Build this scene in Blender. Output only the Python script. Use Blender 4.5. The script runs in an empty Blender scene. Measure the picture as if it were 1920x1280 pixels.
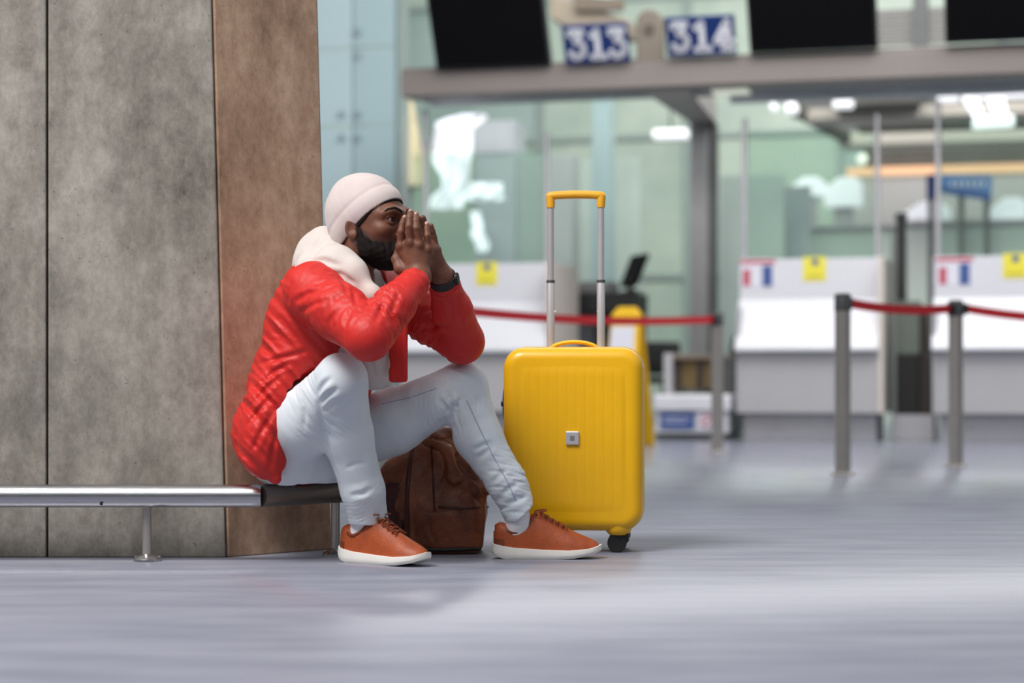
import bpy, bmesh, math, random
import numpy as np
from mathutils import Vector, Matrix

random.seed(7)
np.random.seed(7)
scene = bpy.context.scene
COL = scene.collection

# ------------------------------------------------------------------ camera
F_PX = 1920 * 70 / 36.0          # focal length in pixels of a 1920 wide frame
HORIZON = 706.0                  # row of the horizon in the photograph
CAM_H = 0.5
cam_data = bpy.data.cameras.new('camera')
cam_data.lens = 70
cam_data.sensor_width = 36
cam_data.shift_y = (HORIZON - 640) / 1920.0
cam_data.clip_end = 200
cam_data.dof.use_dof = True
cam_data.dof.focus_distance = 5.35
cam_data.dof.aperture_fstop = 1.9
cam = bpy.data.objects.new('camera', cam_data)
cam.location = (0, 0, CAM_H)
cam.rotation_euler = (math.pi / 2, 0, 0)
COL.objects.link(cam)
scene.camera = cam

# ------------------------------------------------------------------ world and lights
world = bpy.data.worlds.new('world')
scene.world = world
world.use_nodes = True
bg = world.node_tree.nodes['Background']
bg.inputs[0].default_value = (0.93, 0.97, 1.0, 1)
bg.inputs[1].default_value = 0.55


def area_light(name, loc, target, size, size_y, power, color=(1, 1, 1)):
    l = bpy.data.lights.new(name, 'AREA')
    l.shape = 'RECTANGLE'
    l.size = size
    l.size_y = size_y
    l.energy = power
    l.color = color
    o = bpy.data.objects.new(name, l)
    o.location = loc
    o.rotation_euler = (Vector(target) - Vector(loc)).to_track_quat('-Z', 'Y').to_euler()
    COL.objects.link(o)
    return o


area_light('skylight_bay', (-3.0, 2.0, 6.0), (-0.5, 5.4, 0.5), 3.4, 2.4, 560, (1.0, 0.97, 0.93))
area_light('hall_light', (3.0, 12.5, 6.5), (1.8, 16.0, 0.8), 9.0, 3.0, 650, (1.0, 0.99, 0.98))
area_light('rear_fill_light', (3.0, 18.6, 5.6), (3.0, 23.5, 2.2), 12.0, 2.0, 250, (1.0, 1.0, 0.98))  # added fill that brightens the dark rear; no fixture known there

scene.view_settings.view_transform = 'Standard'
scene.view_settings.look = 'None'
scene.view_settings.exposure = 0.0
scene.view_settings.gamma = 1.0
scene.view_settings.use_curve_mapping = False


# ------------------------------------------------------------------ helpers
def P(px, py, Y):
    """point at depth Y that the photograph shows at pixel (px, py)"""
    return np.array([(px - 960) / F_PX * Y, Y, CAM_H - (py - HORIZON) / F_PX * Y])


def lin(c):
    out = []
    for v in c:
        v = v / 255.0
        out.append(v / 12.92 if v <= 0.04045 else ((v + 0.055) / 1.055) ** 2.4)
    return tuple(out) + (1.0,)


MATS = {}


def mat(name, rgb, rough=0.6, metal=0.0, vary=0.0, scale=8.0, stretch=(1, 1, 1), bump=0.0, bump_scale=60.0,
        rgb2=None, spec=0.5, emit=None, emit_strength=0.0, detail=4.0, rough_vary=0.0, sheen=0.0, coat=0.0):
    if name in MATS:
        return MATS[name]
    m = bpy.data.materials.new(name)
    m.use_nodes = True
    nt = m.node_tree
    b = nt.nodes['Principled BSDF']
    b.inputs['Roughness'].default_value = rough
    b.inputs['Metallic'].default_value = metal
    b.inputs['Specular IOR Level'].default_value = spec
    if sheen:
        b.inputs['Sheen Weight'].default_value = sheen
    if coat:
        b.inputs['Coat Weight'].default_value = coat
        b.inputs['Coat Roughness'].default_value = 0.15
    c1 = lin(rgb)
    b.inputs['Base Color'].default_value = c1
    tc = nt.nodes.new('ShaderNodeTexCoord')
    mp = nt.nodes.new('ShaderNodeMapping')
    mp.inputs['Scale'].default_value = stretch
    nt.links.new(tc.outputs['Object'], mp.inputs['Vector'])
    n = nt.nodes.new('ShaderNodeTexNoise')
    n.inputs['Scale'].default_value = scale
    n.inputs['Detail'].default_value = detail
    n.inputs['Roughness'].default_value = 0.6
    nt.links.new(mp.outputs['Vector'], n.inputs['Vector'])
    if vary or rgb2:
        r = nt.nodes.new('ShaderNodeValToRGB')
        r.color_ramp.elements[0].position = 0.3
        r.color_ramp.elements[1].position = 0.7
        if rgb2:
            a, c = lin(rgb2), c1
        else:
            a = tuple(v * (1 - vary) for v in c1[:3]) + (1,)
            c = tuple(min(1, v * (1 + vary)) for v in c1[:3]) + (1,)
        r.color_ramp.elements[0].color = a
        r.color_ramp.elements[1].color = c
        nt.links.new(n.outputs['Fac'], r.inputs['Fac'])
        nt.links.new(r.outputs['Color'], b.inputs['Base Color'])
    if rough_vary:
        mr = nt.nodes.new('ShaderNodeMapRange')
        mr.inputs['To Min'].default_value = max(0, rough - rough_vary)
        mr.inputs['To Max'].default_value = min(1, rough + rough_vary)
        nt.links.new(n.outputs['Fac'], mr.inputs['Value'])
        nt.links.new(mr.outputs['Result'], b.inputs['Roughness'])
    if bump:
        n2 = nt.nodes.new('ShaderNodeTexNoise')
        n2.inputs['Scale'].default_value = bump_scale
        n2.inputs['Detail'].default_value = 3
        nt.links.new(mp.outputs['Vector'], n2.inputs['Vector'])
        bp = nt.nodes.new('ShaderNodeBump')
        bp.inputs['Strength'].default_value = bump
        bp.inputs['Distance'].default_value = 0.01
        nt.links.new(n2.outputs['Fac'], bp.inputs['Height'])
        nt.links.new(bp.outputs['Normal'], b.inputs['Normal'])
    if emit:
        b.inputs['Emission Color'].default_value = lin(emit)
        b.inputs['Emission Strength'].default_value = emit_strength
    MATS[name] = m
    return m


def glass_mat(name, tint, alpha, rough=0.03):
    """thin architectural glass: tinted transmission plus a mirror film by Fresnel"""
    if name in MATS:
        return MATS[name]
    m = bpy.data.materials.new(name)
    m.use_nodes = True
    nt = m.node_tree
    nt.nodes.clear()
    out = nt.nodes.new('ShaderNodeOutputMaterial')
    tr = nt.nodes.new('ShaderNodeBsdfTransparent')
    tr.inputs[0].default_value = lin(tint)
    df = nt.nodes.new('ShaderNodeBsdfPrincipled')
    n = nt.nodes.new('ShaderNodeTexNoise')
    n.inputs['Scale'].default_value = 0.8
    tc = nt.nodes.new('ShaderNodeTexCoord')
    nt.links.new(tc.outputs['Object'], n.inputs['Vector'])
    r = nt.nodes.new('ShaderNodeValToRGB')
    c = lin(tint)
    r.color_ramp.elements[0].color = tuple(v * .85 for v in c[:3]) + (1,)
    r.color_ramp.elements[1].color = c
    nt.links.new(n.outputs['Fac'], r.inputs['Fac'])
    nt.links.new(r.outputs['Color'], df.inputs['Base Color'])
    df.inputs['Roughness'].default_value = rough + 0.05
    mx = nt.nodes.new('ShaderNodeMixShader')
    mx.inputs[0].default_value = alpha
    nt.links.new(tr.outputs[0], mx.inputs[1])
    nt.links.new(df.outputs[0], mx.inputs[2])
    gl = nt.nodes.new('ShaderNodeBsdfGlossy')
    gl.inputs['Roughness'].default_value = rough
    fr = nt.nodes.new('ShaderNodeFresnel')
    fr.inputs['IOR'].default_value = 1.45
    mx2 = nt.nodes.new('ShaderNodeMixShader')
    nt.links.new(fr.outputs[0], mx2.inputs[0])
    nt.links.new(mx.outputs[0], mx2.inputs[1])
    nt.links.new(gl.outputs[0], mx2.inputs[2])
    nt.links.new(mx2.outputs[0], out.inputs['Surface'])
    MATS[name] = m
    return m


class MB:
    """collects verts and faces; build() links them as one mesh object"""

    def __init__(self):
        self.v = []
        self.f = []

    def add(self, verts, faces):
        o = len(self.v)
        self.v += [tuple(map(float, p)) for p in verts]
        self.f += [tuple(i + o for i in fc) for fc in faces]
        return self

    def box(self, lo, hi, M=None):
        x0, y0, z0 = lo
        x1, y1, z1 = hi
        vs = [(x0, y0, z0), (x1, y0, z0), (x1, y1, z0), (x0, y1, z0), (x0, y0, z1), (x1, y0, z1), (x1, y1, z1), (x0, y1, z1)]
        if M is not None:
            vs = [tuple(M @ Vector(p)) for p in vs]
        return self.add(vs, [(0, 3, 2, 1), (4, 5, 6, 7), (0, 1, 5, 4), (1, 2, 6, 5), (2, 3, 7, 6), (3, 0, 4, 7)])

    def prism(self, poly, axis, a, b):
        """poly: 2-D points (the two other axes in order), extruded along axis from a to b"""
        n = len(poly)
        def mk(p, t):
            q = list(p)
            q.insert(axis, t)
            return tuple(q)
        vs = [mk(p, a) for p in poly] + [mk(p, b) for p in poly]
        fs = [tuple(range(n))[::-1], tuple(range(n, 2 * n))]
        fs += [(i, (i + 1) % n, n + (i + 1) % n, n + i) for i in range(n)]
        return self.add(vs, fs)

    def lathe(self, prof, center=(0, 0, 0), axis='z', n=24):
        vs, fs = [], []
        m = len(prof)
        for k in range(n):
            a = 2 * math.pi * k / n
            for r, z in prof:
                q = (r * math.cos(a), r * math.sin(a), z)
                if axis == 'x':
                    q = (q[2], q[0], q[1])
                elif axis == 'y':
                    q = (q[0], q[2], q[1])
                vs.append(tuple(np.array(center) + q))
        for k in range(n):
            for j in range(m - 1):
                a, b = k * m + j, ((k + 1) % n) * m + j
                fs.append((a, b, b + 1, a + 1))
        fs.append(tuple(k * m for k in range(n))[::-1])
        fs.append(tuple(k * m + m - 1 for k in range(n)))
        return self.add(vs, fs)

    def tube(self, pts, radii, n=12, flat=None):
        """flat: (scale_normal, scale_binormal) of the cross section"""
        pts = [np.array(p, float) for p in pts]
        if not hasattr(radii, '__len__'):
            radii = [radii] * len(pts)
        m = len(pts)
        up = np.array([0, 0, 1.0])
        vs, fs = [], []
        prev = None
        for i, p in enumerate(pts):
            t = pts[min(i + 1, m - 1)] - pts[max(i - 1, 0)]
            t /= np.linalg.norm(t)
            if prev is None:
                r = up if abs(t[2]) < .95 else np.array([1.0, 0, 0])
                nn = np.cross(t, r)
            else:
                nn = prev - t * np.dot(prev, t)
            nn /= np.linalg.norm(nn)
            prev = nn
            bb = np.cross(t, nn)
            sn, sb = flat if flat else (1, 1)
            for k in range(n):
                a = 2 * math.pi * k / n
                vs.append(p + radii[i] * (sn * math.cos(a) * nn + sb * math.sin(a) * bb))
        for i in range(m - 1):
            for k in range(n):
                a, b = i * n + k, i * n + (k + 1) % n
                fs.append((a, b, b + n, a + n))
        fs.append(tuple(range(n))[::-1])
        fs.append(tuple(range((m - 1) * n, m * n)))
        return self.add(vs, fs)

    def ball(self, c, r, nu=16, nv=10, R=None):
        if not hasattr(r, '__len__'):
            r = (r, r, r)
        vs, fs = [], []
        for j in range(nv + 1):
            th = math.pi * j / nv
            for k in range(nu):
                a = 2 * math.pi * k / nu
                q = np.array([r[0] * math.sin(th) * math.cos(a), r[1] * math.sin(th) * math.sin(a), r[2] * math.cos(th)])
                if R is not None:
                    q = R @ q
                vs.append(np.array(c) + q)
        for j in range(nv):
            for k in range(nu):
                a, b = j * nu + k, j * nu + (k + 1) % nu
                fs.append((a, a + nu, b + nu, b))
        return self.add(vs, fs)

    def build(self, name, material, parent=None, smooth=True, bevel=0.0, auto=40, seg=2, offset=None):
        v = self.v
        if offset is not None:
            v = [(p[0] - offset[0], p[1] - offset[1], p[2] - offset[2]) for p in v]
        me = bpy.data.meshes.new(name)
        me.from_pydata(v, [], self.f)
        bm = bmesh.new()
        bm.from_mesh(me)
        bmesh.ops.remove_doubles(bm, verts=bm.verts, dist=1e-6)
        bmesh.ops.recalc_face_normals(bm, faces=bm.faces)
        for e in bm.edges:
            if len(e.link_faces) == 2 and e.calc_face_angle(0) > math.radians(auto):
                e.smooth = False
        bm.to_mesh(me)
        bm.free()
        if smooth:
            me.polygons.foreach_set('use_smooth', [True] * len(me.polygons))
        return link_mesh(name, me, material, parent, bevel, seg)


def link_mesh(name, me, material, parent=None, bevel=0.0, seg=2):
    me.name = name
    if material is not None:
        me.materials.append(material)
    o = bpy.data.objects.new(name, me)
    COL.objects.link(o)
    if parent is not None:
        o.parent = parent
    if bevel:
        md = o.modifiers.new('bevel', 'BEVEL')
        md.width = bevel
        md.segments = seg
        md.limit_method = 'ANGLE'
        md.angle_limit = math.radians(35)
    return o


def tag(o, label=None, cat=None, group=None, kind=None):
    if label:
        o['label'] = label
    if cat:
        o['category'] = cat
    if group:
        o['group'] = group
    if kind:
        o['kind'] = kind
    return o


def thing(name, label, cat, loc=(0, 0, 0), rz=0.0, group=None, kind=None):
    o = bpy.data.objects.new(name, None)
    o.empty_display_size = 0.1
    o.location = tuple(map(float, loc))
    o.rotation_euler = (0, 0, rz)
    COL.objects.link(o)
    return tag(o, label, cat, group, kind)


def rounded_box(sx, sy, sz, r, n=10, center=(0, 0, 0), deform=None, ry=None):
    """box with sphere rounded edges; ry: separate rounding depth along y"""
    mb = MB()
    hx, hy, hz = sx / 2, sy / 2, sz / 2
    ry = ry or r
    def coords(h, rr, k):
        a = [-h + rr * (1 - math.cos(math.pi / 2 * i / k)) for i in range(k + 1)]
        inner = list(np.linspace(-h + rr, h - rr, n + 1))[1:-1]
        return a + inner + [-q for q in reversed(a)]
    X, Y, Z = coords(hx, r, 5), coords(hy, ry, 5), coords(hz, r, 5)
    def rnd(p):
        p = np.array(p)
        rr = np.array([r, ry, r])
        hh = np.array([hx, hy, hz])
        inner = np.clip(p, -(hh - rr), hh - rr)
        d = (p - inner) / rr
        l = np.linalg.norm(d)
        if l > 1e-9:
            m = np.max(np.abs(d))
            p = inner + d / l * m * rr
        if deform:
            p = deform(p)
        return p + np.array(center)
    def face(A, B, mk):
        vs = [rnd(mk(a, b)) for a in A for b in B]
        nb = len(B)
        fs = [(i * nb + j, (i + 1) * nb + j, (i + 1) * nb + j + 1, i * nb + j + 1) for i in range(len(A) - 1) for j in range(nb - 1)]
        mb.add(vs, fs)
    for s in (-1, 1):
        face(X, Z, lambda a, b: (a, s * hy, b))
        face(X, Y, lambda a, b: (a, b, s * hz))
        face(Y, Z, lambda a, b: (s * hx, a, b))
    return mb


# check-in row frame: u along the row (to the right), v away from the camera
ROW_A = math.radians(15)
ROW_O = np.array([-0.13, 16.15])
RC, RS = math.cos(ROW_A), math.sin(ROW_A)


def row(u, v, z=0.0):
    return (ROW_O[0] + u * RC + v * RS, ROW_O[1] - u * RS + v * RC, z)


def row_u(px, v):
    a = (px - 960) / F_PX
    return (a * (ROW_O[1] + v * RC) - ROW_O[0] - v * RS) / (RC + a * RS)


def row_z(px, py, v):
    Y = row(row_u(px, v), v)[1]
    return CAM_H - (py - HORIZON) / F_PX * Y


# ------------------------------------------------------------------ materials
def concrete(name, c_dark, c_mid, c_light, streak=0.2):
    m = bpy.data.materials.new(name)
    m.use_nodes = True
    nt = m.node_tree
    b = nt.nodes['Principled BSDF']
    b.inputs['Roughness'].default_value = 0.72
    tc = nt.nodes.new('ShaderNodeTexCoord')
    def noise(scale, detail, stretch, rough=.6):
        mp = nt.nodes.new('ShaderNodeMapping')
        mp.inputs['Scale'].default_value = stretch
        nt.links.new(tc.outputs['Object'], mp.inputs['Vector'])
        n = nt.nodes.new('ShaderNodeTexNoise')
        n.inputs['Scale'].default_value = scale
        n.inputs['Detail'].default_value = detail
        n.inputs['Roughness'].default_value = rough
        nt.links.new(mp.outputs['Vector'], n.inputs['Vector'])
        return n.outputs['Fac']
    big = noise(2.6, 6, (1, 1, .6))
    fine = noise(26, 8, (1, 1, .7), .75)
    strk = noise(9, 4, (1, 1, .12))
    def math_node(op, a, bb):
        n = nt.nodes.new('ShaderNodeMath')
        n.operation = op
        for i, x in enumerate((a, bb)):
            if isinstance(x, (int, float)):
                n.inputs[i].default_value = x
            else:
                nt.links.new(x, n.inputs[i])
        return n.outputs[0]
    s = math_node('ADD', math_node('MULTIPLY', big, .5), math_node('MULTIPLY', fine, .42))
    s = math_node('ADD', s, math_node('MULTIPLY', strk, streak))
    s = math_node('SUBTRACT', s, streak * .5 - .04)
    r = nt.nodes.new('ShaderNodeValToRGB')
    e = r.color_ramp.elements
    e[0].position, e[0].color = 0.33, lin(c_dark)
    e[1].position, e[1].color = 0.66, lin(c_light)
    k = e.new(0.5)
    k.color = lin(c_mid)
    nt.links.new(s, r.inputs['Fac'])
    # blotchy stains and small blowholes left by the casting
    stain = noise(4.2, 3, (1, 1, .45), .5)
    pits = noise(70, 2, (1, 1, 1), .5)
    def ramp(fac, p0, p1, v0, v1):
        q = nt.nodes.new('ShaderNodeMapRange')
        q.inputs['From Min'].default_value = p0
        q.inputs['From Max'].default_value = p1
        q.inputs['To Min'].default_value = v0
        q.inputs['To Max'].default_value = v1
        nt.links.new(fac, q.inputs['Value'])
        return q.outputs['Result']
    k_ = math_node('MULTIPLY', ramp(stain, .58, .72, 1.0, .72), ramp(pits, .70, .76, 1.0, .62))
    mul = nt.nodes.new('ShaderNodeVectorMath')
    mul.operation = 'SCALE'
    nt.links.new(r.outputs['Color'], mul.inputs[0])
    nt.links.new(k_, mul.inputs['Scale'])
    nt.links.new(mul.outputs['Vector'], b.inputs['Base Color'])
    bp = nt.nodes.new('ShaderNodeBump')
    bp.inputs['Strength'].default_value = .25
    bp.inputs['Distance'].default_value = .004
    nt.links.new(fine, bp.inputs['Height'])
    nt.links.new(bp.outputs['Normal'], b.inputs['Normal'])
    return m


def floor_material():
    m = bpy.data.materials.new('polished_floor')
    m.use_nodes = True
    nt = m.node_tree
    b = nt.nodes['Principled BSDF']
    tc = nt.nodes.new('ShaderNodeTexCoord')
    mp = nt.nodes.new('ShaderNodeMapping')
    mp.inputs['Scale'].default_value = (1.0, 4.0, 1)
    nt.links.new(tc.outputs['Object'], mp.inputs['Vector'])
    n = nt.nodes.new('ShaderNodeTexNoise')
    n.inputs['Scale'].default_value = 2.2
    n.inputs['Detail'].default_value = 6
    nt.links.new(mp.outputs['Vector'], n.inputs['Vector'])
    r = nt.nodes.new('ShaderNodeValToRGB')
    r.color_ramp.elements[0].position = .3
    r.color_ramp.elements[1].position = .72
    r.color_ramp.elements[0].color = lin((124, 126, 141))
    r.color_ramp.elements[1].color = lin((145, 147, 160))
    nt.links.new(n.outputs['Fac'], r.inputs['Fac'])
    nt.links.new(r.outputs['Color'], b.inputs['Base Color'])
    mr = nt.nodes.new('ShaderNodeMapRange')
    mr.inputs['To Min'].default_value = .17
    mr.inputs['To Max'].default_value = .27
    nt.links.new(n.outputs['Fac'], mr.inputs['Value'])
    nt.links.new(mr.outputs['Result'], b.inputs['Roughness'])
    b.inputs['Specular IOR Level'].default_value = .38
    return m


M_FLOOR = floor_material()
M_CONC = concrete('grey_concrete', (82, 77, 70), (136, 131, 123), (174, 169, 160))
M_CONC_WARM = concrete('warm_concrete', (118, 94, 74), (176, 144, 120), (212, 182, 158))
M_CORE = mat('joint_filler', (60, 54, 48), .9, vary=.2)
M_STEEL = mat('brushed_steel', (196, 196, 200), .26, 1.0, vary=.05, scale=20, stretch=(1, 1, 12), rough_vary=.05)
M_STEEL_D = mat('satin_steel', (196, 190, 184), .36, .8, vary=.06, scale=14)
M_BLACK = mat('black_plastic', (22, 22, 24), .5, vary=.2, scale=30)
M_SCREEN = mat('dark_screen', (8, 8, 10), .7, vary=.15, scale=3, spec=.12)
M_WHITE = mat('white_laminate', (218, 218, 224), .35, vary=.02, scale=2)
M_GREY = mat('grey_laminate', (178, 177, 180), .45, vary=.04, scale=2)
M_BEIGE = mat('beige_laminate', (214, 204, 196), .45, vary=.03, scale=2)
M_FASCIA = mat('grey_fascia', (124, 116, 112), .5, vary=.05, scale=1.5)
M_DKMETAL = mat('dark_metal', (88, 90, 90), .45, .3, vary=.1)
M_RED = mat('red_webbing', (196, 16, 34), .6, vary=.12, scale=60)
M_YELLOW = mat('yellow_polycarbonate', (243, 184, 12), .36, vary=.04, scale=6, coat=.25)
M_YELLOW2 = mat('yellow_plastic', (240, 190, 20), .45, vary=.05)
M_BLUE = mat('sign_blue', (8, 44, 108), .45, vary=.08, scale=5)
M_LETTER = mat('sign_white', (235, 236, 242), .5, vary=.02)
M_STICKY = mat('yellow_sticker', (236, 224, 70), .5, vary=.05)
M_PAPER = mat('white_sticker', (222, 222, 232), .5, vary=.03)
M_STRED = mat('red_print', (190, 80, 100), .5, vary=.08)
M_STBLUE = mat('blue_print', (62, 88, 150), .5, vary=.08)
M_ALU = mat('anodised_aluminium', (222, 220, 224), .3, .55, vary=.04, scale=10)
M_GRIP = mat('yellow_grip', (240, 176, 40), .45, vary=.05)
M_GLASS = glass_mat('clear_glass', (240, 250, 245), .03)
M_GLASS_B = glass_mat('pale_blue_glass', (206, 230, 234), .8, .1)
M_GREEN = mat('green_tinted_glazing', (202, 216, 198), .3, vary=.12, scale=.7, rgb2=(160, 182, 168))
M_GREEN2 = mat('teal_tinted_glazing', (178, 198, 190), .3, vary=.1, scale=.8, rgb2=(140, 164, 156))
M_MULLION = mat('pale_mullion', (150, 165, 160), .5, .2, vary=.05)
M_WALL = mat('hall_wall_paint', (150, 150, 148), .7, vary=.06, scale=.3)

# ------------------------------------------------------------------ setting
mb = MB()
mb.add([(-30, -12, 0), (30, -12, 0), (30, 36, 0), (-30, 36, 0), (-30, -12, -.2), (30, -12, -.2), (30, 36, -.2), (-30, 36, -.2)],
       [(0, 1, 2, 3), (4, 7, 6, 5), (0, 4, 5, 1), (1, 5, 6, 2), (2, 6, 7, 3), (3, 7, 4, 0)])
tag(mb.build('floor', M_FLOOR), 'polished blue grey hall floor with soft reflections', None, None, 'structure')

for nm, lo, hi, lb in (('wall_left', (-30.2, -12, 0), (-30, 36, 7), 'plain grey hall wall far off to the left'),
                       ('wall_right', (30, -12, 0), (30.2, 36, 7), 'plain grey hall wall far off to the right'),
                       ('wall_front', (-30, -12.2, 0), (30, -12, 7), 'plain grey hall wall behind the viewpoint')):
    tag(MB().box(lo, hi).build(nm, M_WALL, smooth=False), lb, None, None, 'structure')

# far glazed wall: panes between mullions
wb = thing('wall_back', 'pale green glazed wall far behind the check-in desks', None, row(0, 9.0), -ROW_A, kind='structure')
PW, PH = 1.9, 1.75
pane_mesh = None
pane_mesh2 = None
for i in range(-9, 13):
    for j in range(5):
        m = M_GREEN if (i * 3 + j * 5) % 4 else M_GREEN2
        key = pane_mesh if m is M_GREEN else pane_mesh2
        if key is None:
            q = MB().box((.03, 0, .03), (PW - .03, .05, PH - .03)).build('pane', m, wb, smooth=False)
            if m is M_GREEN:
                pane_mesh = q.data
            else:
                pane_mesh2 = q.data
        else:
            q = bpy.data.objects.new('pane', key)
            COL.objects.link(q)
            q.parent = wb
        q.location = (i * PW, 0, j * PH)
post_me = None
for i in range(-9, 14):
    if post_me is None:
        q = MB().box((-.04, -.06, 0), (.04, .1, 5 * PH)).build('mullion', M_MULLION, wb, smooth=False)
        post_me = q.data
    else:
        q = bpy.data.objects.new('mullion', post_me)
        COL.objects.link(q)
        q.parent = wb
    q.location.x = i * PW
for j in range(6):
    MB().box((-9 * PW, -.05, j * PH - .035), (13 * PW, .08, j * PH + .035)).build('transom', M_MULLION, wb, smooth=False)

# concrete pillar with chamfered corner: slabs over a dark core
pil = thing('concrete_pillar', 'huge board-marked concrete pillar with grey front and warm brown chamfer', 'pillar', (-1.3, 6.1, 0))
PH_T = 4.2


def lean(x, z):
    return x - .026 * z * min(1, max(0, (x + 1.25) / .4))


def slab(a, b, thick, name, m):
    """upright slab from plan point a to plan point b (front line), thickness away from the viewer"""
    a, b = np.array(a, float), np.array(b, float)
    d = (b - a) / np.linalg.norm(b - a)
    n = np.array([-d[1], d[0]])
    q = MB()
    N = 14
    vs = []
    for k in range(N + 1):
        z = PH_T * k / N
        for p in (a, b, b + n * thick, a + n * thick):
            vs.append((lean(p[0], z), p[1], z))
    fs = [(0, 3, 2, 1), (4 * N, 4 * N + 1, 4 * N + 2, 4 * N + 3)]
    for k in range(N):
        for c in range(4):
            e, f = k * 4 + c, k * 4 + (c + 1) % 4
            fs.append((e, f, f + 4, e + 4))
    q.add(vs, fs)
    return q.build(name, m, pil, smooth=False, bevel=.004, offset=(-1.3, 6.1, 0))


FY = 5.506
corner = (-.789, FY)
cend = (-.523, 5.772)
slab((-2.05, FY), (-1.289, FY), .1, 'concrete_panel', M_CONC)
slab((-1.283, FY), (corner[0] - .003, FY), .1, 'concrete_panel', M_CONC)
slab((corner[0] + .004, FY + .007), cend, .1, 'chamfer_panel', M_CONC_WARM)
slab((cend[0], cend[1] + .002), (-.70, 6.75), .1, 'concrete_panel', M_CONC)
q = MB()
core = [(-2.04, FY + .03), (-.80, FY + .03), (-.57, 5.80), (-.74, 6.74), (-2.04, 6.74)]
vs = [(lean(x, z), y, z) for z in (0, PH_T / 2, PH_T) for x, y in core]
fs = [(4, 3, 2, 1, 0), (10, 11, 12, 13, 14)]
for k in range(2):
    for c in range(5):
        e, f = k * 5 + c, k * 5 + (c + 1) % 5
        fs.append((e, f, f + 5, e + 5))
q.add(vs, fs)
q.build('core', M_CORE, pil, smooth=False, offset=(-1.3, 6.1, 0))

# steel bumper rail round the pillar
RZ, RR = .178, .031
rail = thing('bumper_rail', 'low brushed steel tube rail on short legs around the pillar foot', 'rail', (-.8, 5.38, 0))
ro = (-.8, 5.38, 0)
mb = MB()
mb.tube([(-2.3, 5.38, RZ), (-.70, 5.38, RZ), (-.684, 5.38, RZ), (-.676, 5.38, RZ)], [RR, RR, RR * .99, RR * .93], 28)
mb.build('front_tube', M_STEEL, rail, offset=ro)
a0 = np.array([-.672, 5.384, RZ])
dd = np.array([.7071, .7071, 0])
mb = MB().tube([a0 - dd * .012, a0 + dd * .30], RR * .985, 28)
mb.build('side_tube', mat('shaded_steel', (132, 122, 114), .38, .9, vary=.08, scale=14), rail, offset=ro)  # steel darkened: the sitter's shade is put into the colour
for (lx, ly) in ((-.99, 5.40), (-1.75, 5.40), (-.494, 5.572)):
    mb = MB().tube([(lx, ly, .012), (lx, ly, RZ - .01)], .0125, 16)
    lg = mb.build('leg', M_STEEL_D, rail, offset=ro)
    mb = MB().lathe([(.0, .0), (.037, .0), (.037, .006), (.03, .013), (.017, .017), (.0128, .02)], (lx, ly, 0), n=24)
    mb.build('floor_flange', M_STEEL, lg, offset=ro)
    for s in (-1, 1):
        MB().lathe([(.0, .006), (.006, .006), (.006, .013), (.0, .014)], (lx + s * .03, ly + .012, 0), n=8).build('bolt', M_STEEL_D, lg, offset=ro)
MB().lathe([(.0, 0), (.0045, 0), (.0045, .003), (0, .003)], (P(190, 944, 5.352)[0], 5.3505, P(190, 944, 5.352)[2]), 'y', 10).build('drain_hole', M_BLACK, rail, offset=ro)

# ------------------------------------------------------------------ yellow suitcase
SA = math.radians(-5)
sc_loc = (P(1078, 1036, 5.74)[0], 5.76, 0)
case = thing('suitcase', 'yellow hard shell cabin suitcase standing upright with its trolley handle pulled out', 'suitcase', sc_loc, SA)
SW, SD, SH = .398, .23, .522
SZ0 = .062


def ribs(p):
    x, y, z = p
    if y < -SD / 4 and abs(x) < SW / 2 - .035 and abs(z) < SH / 2 - .05:
        f = min(1, (SW / 2 - .035 - abs(x)) / .02, (SH / 2 - .05 - abs(z)) / .03)
        p = p + np.array([0, .0016 * f * (1 if math.cos(x * 2 * math.pi / .028) > .55 else 0), 0])
    return p


def half(front):
    mb = rounded_box(SW, SD * .5, SH, .055, n=84 if front else 10, center=(0, -SD * .25 if front else SD * .25, SZ0 + SH / 2), ry=.05,
                     deform=ribs if front else None)
    return mb


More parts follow.
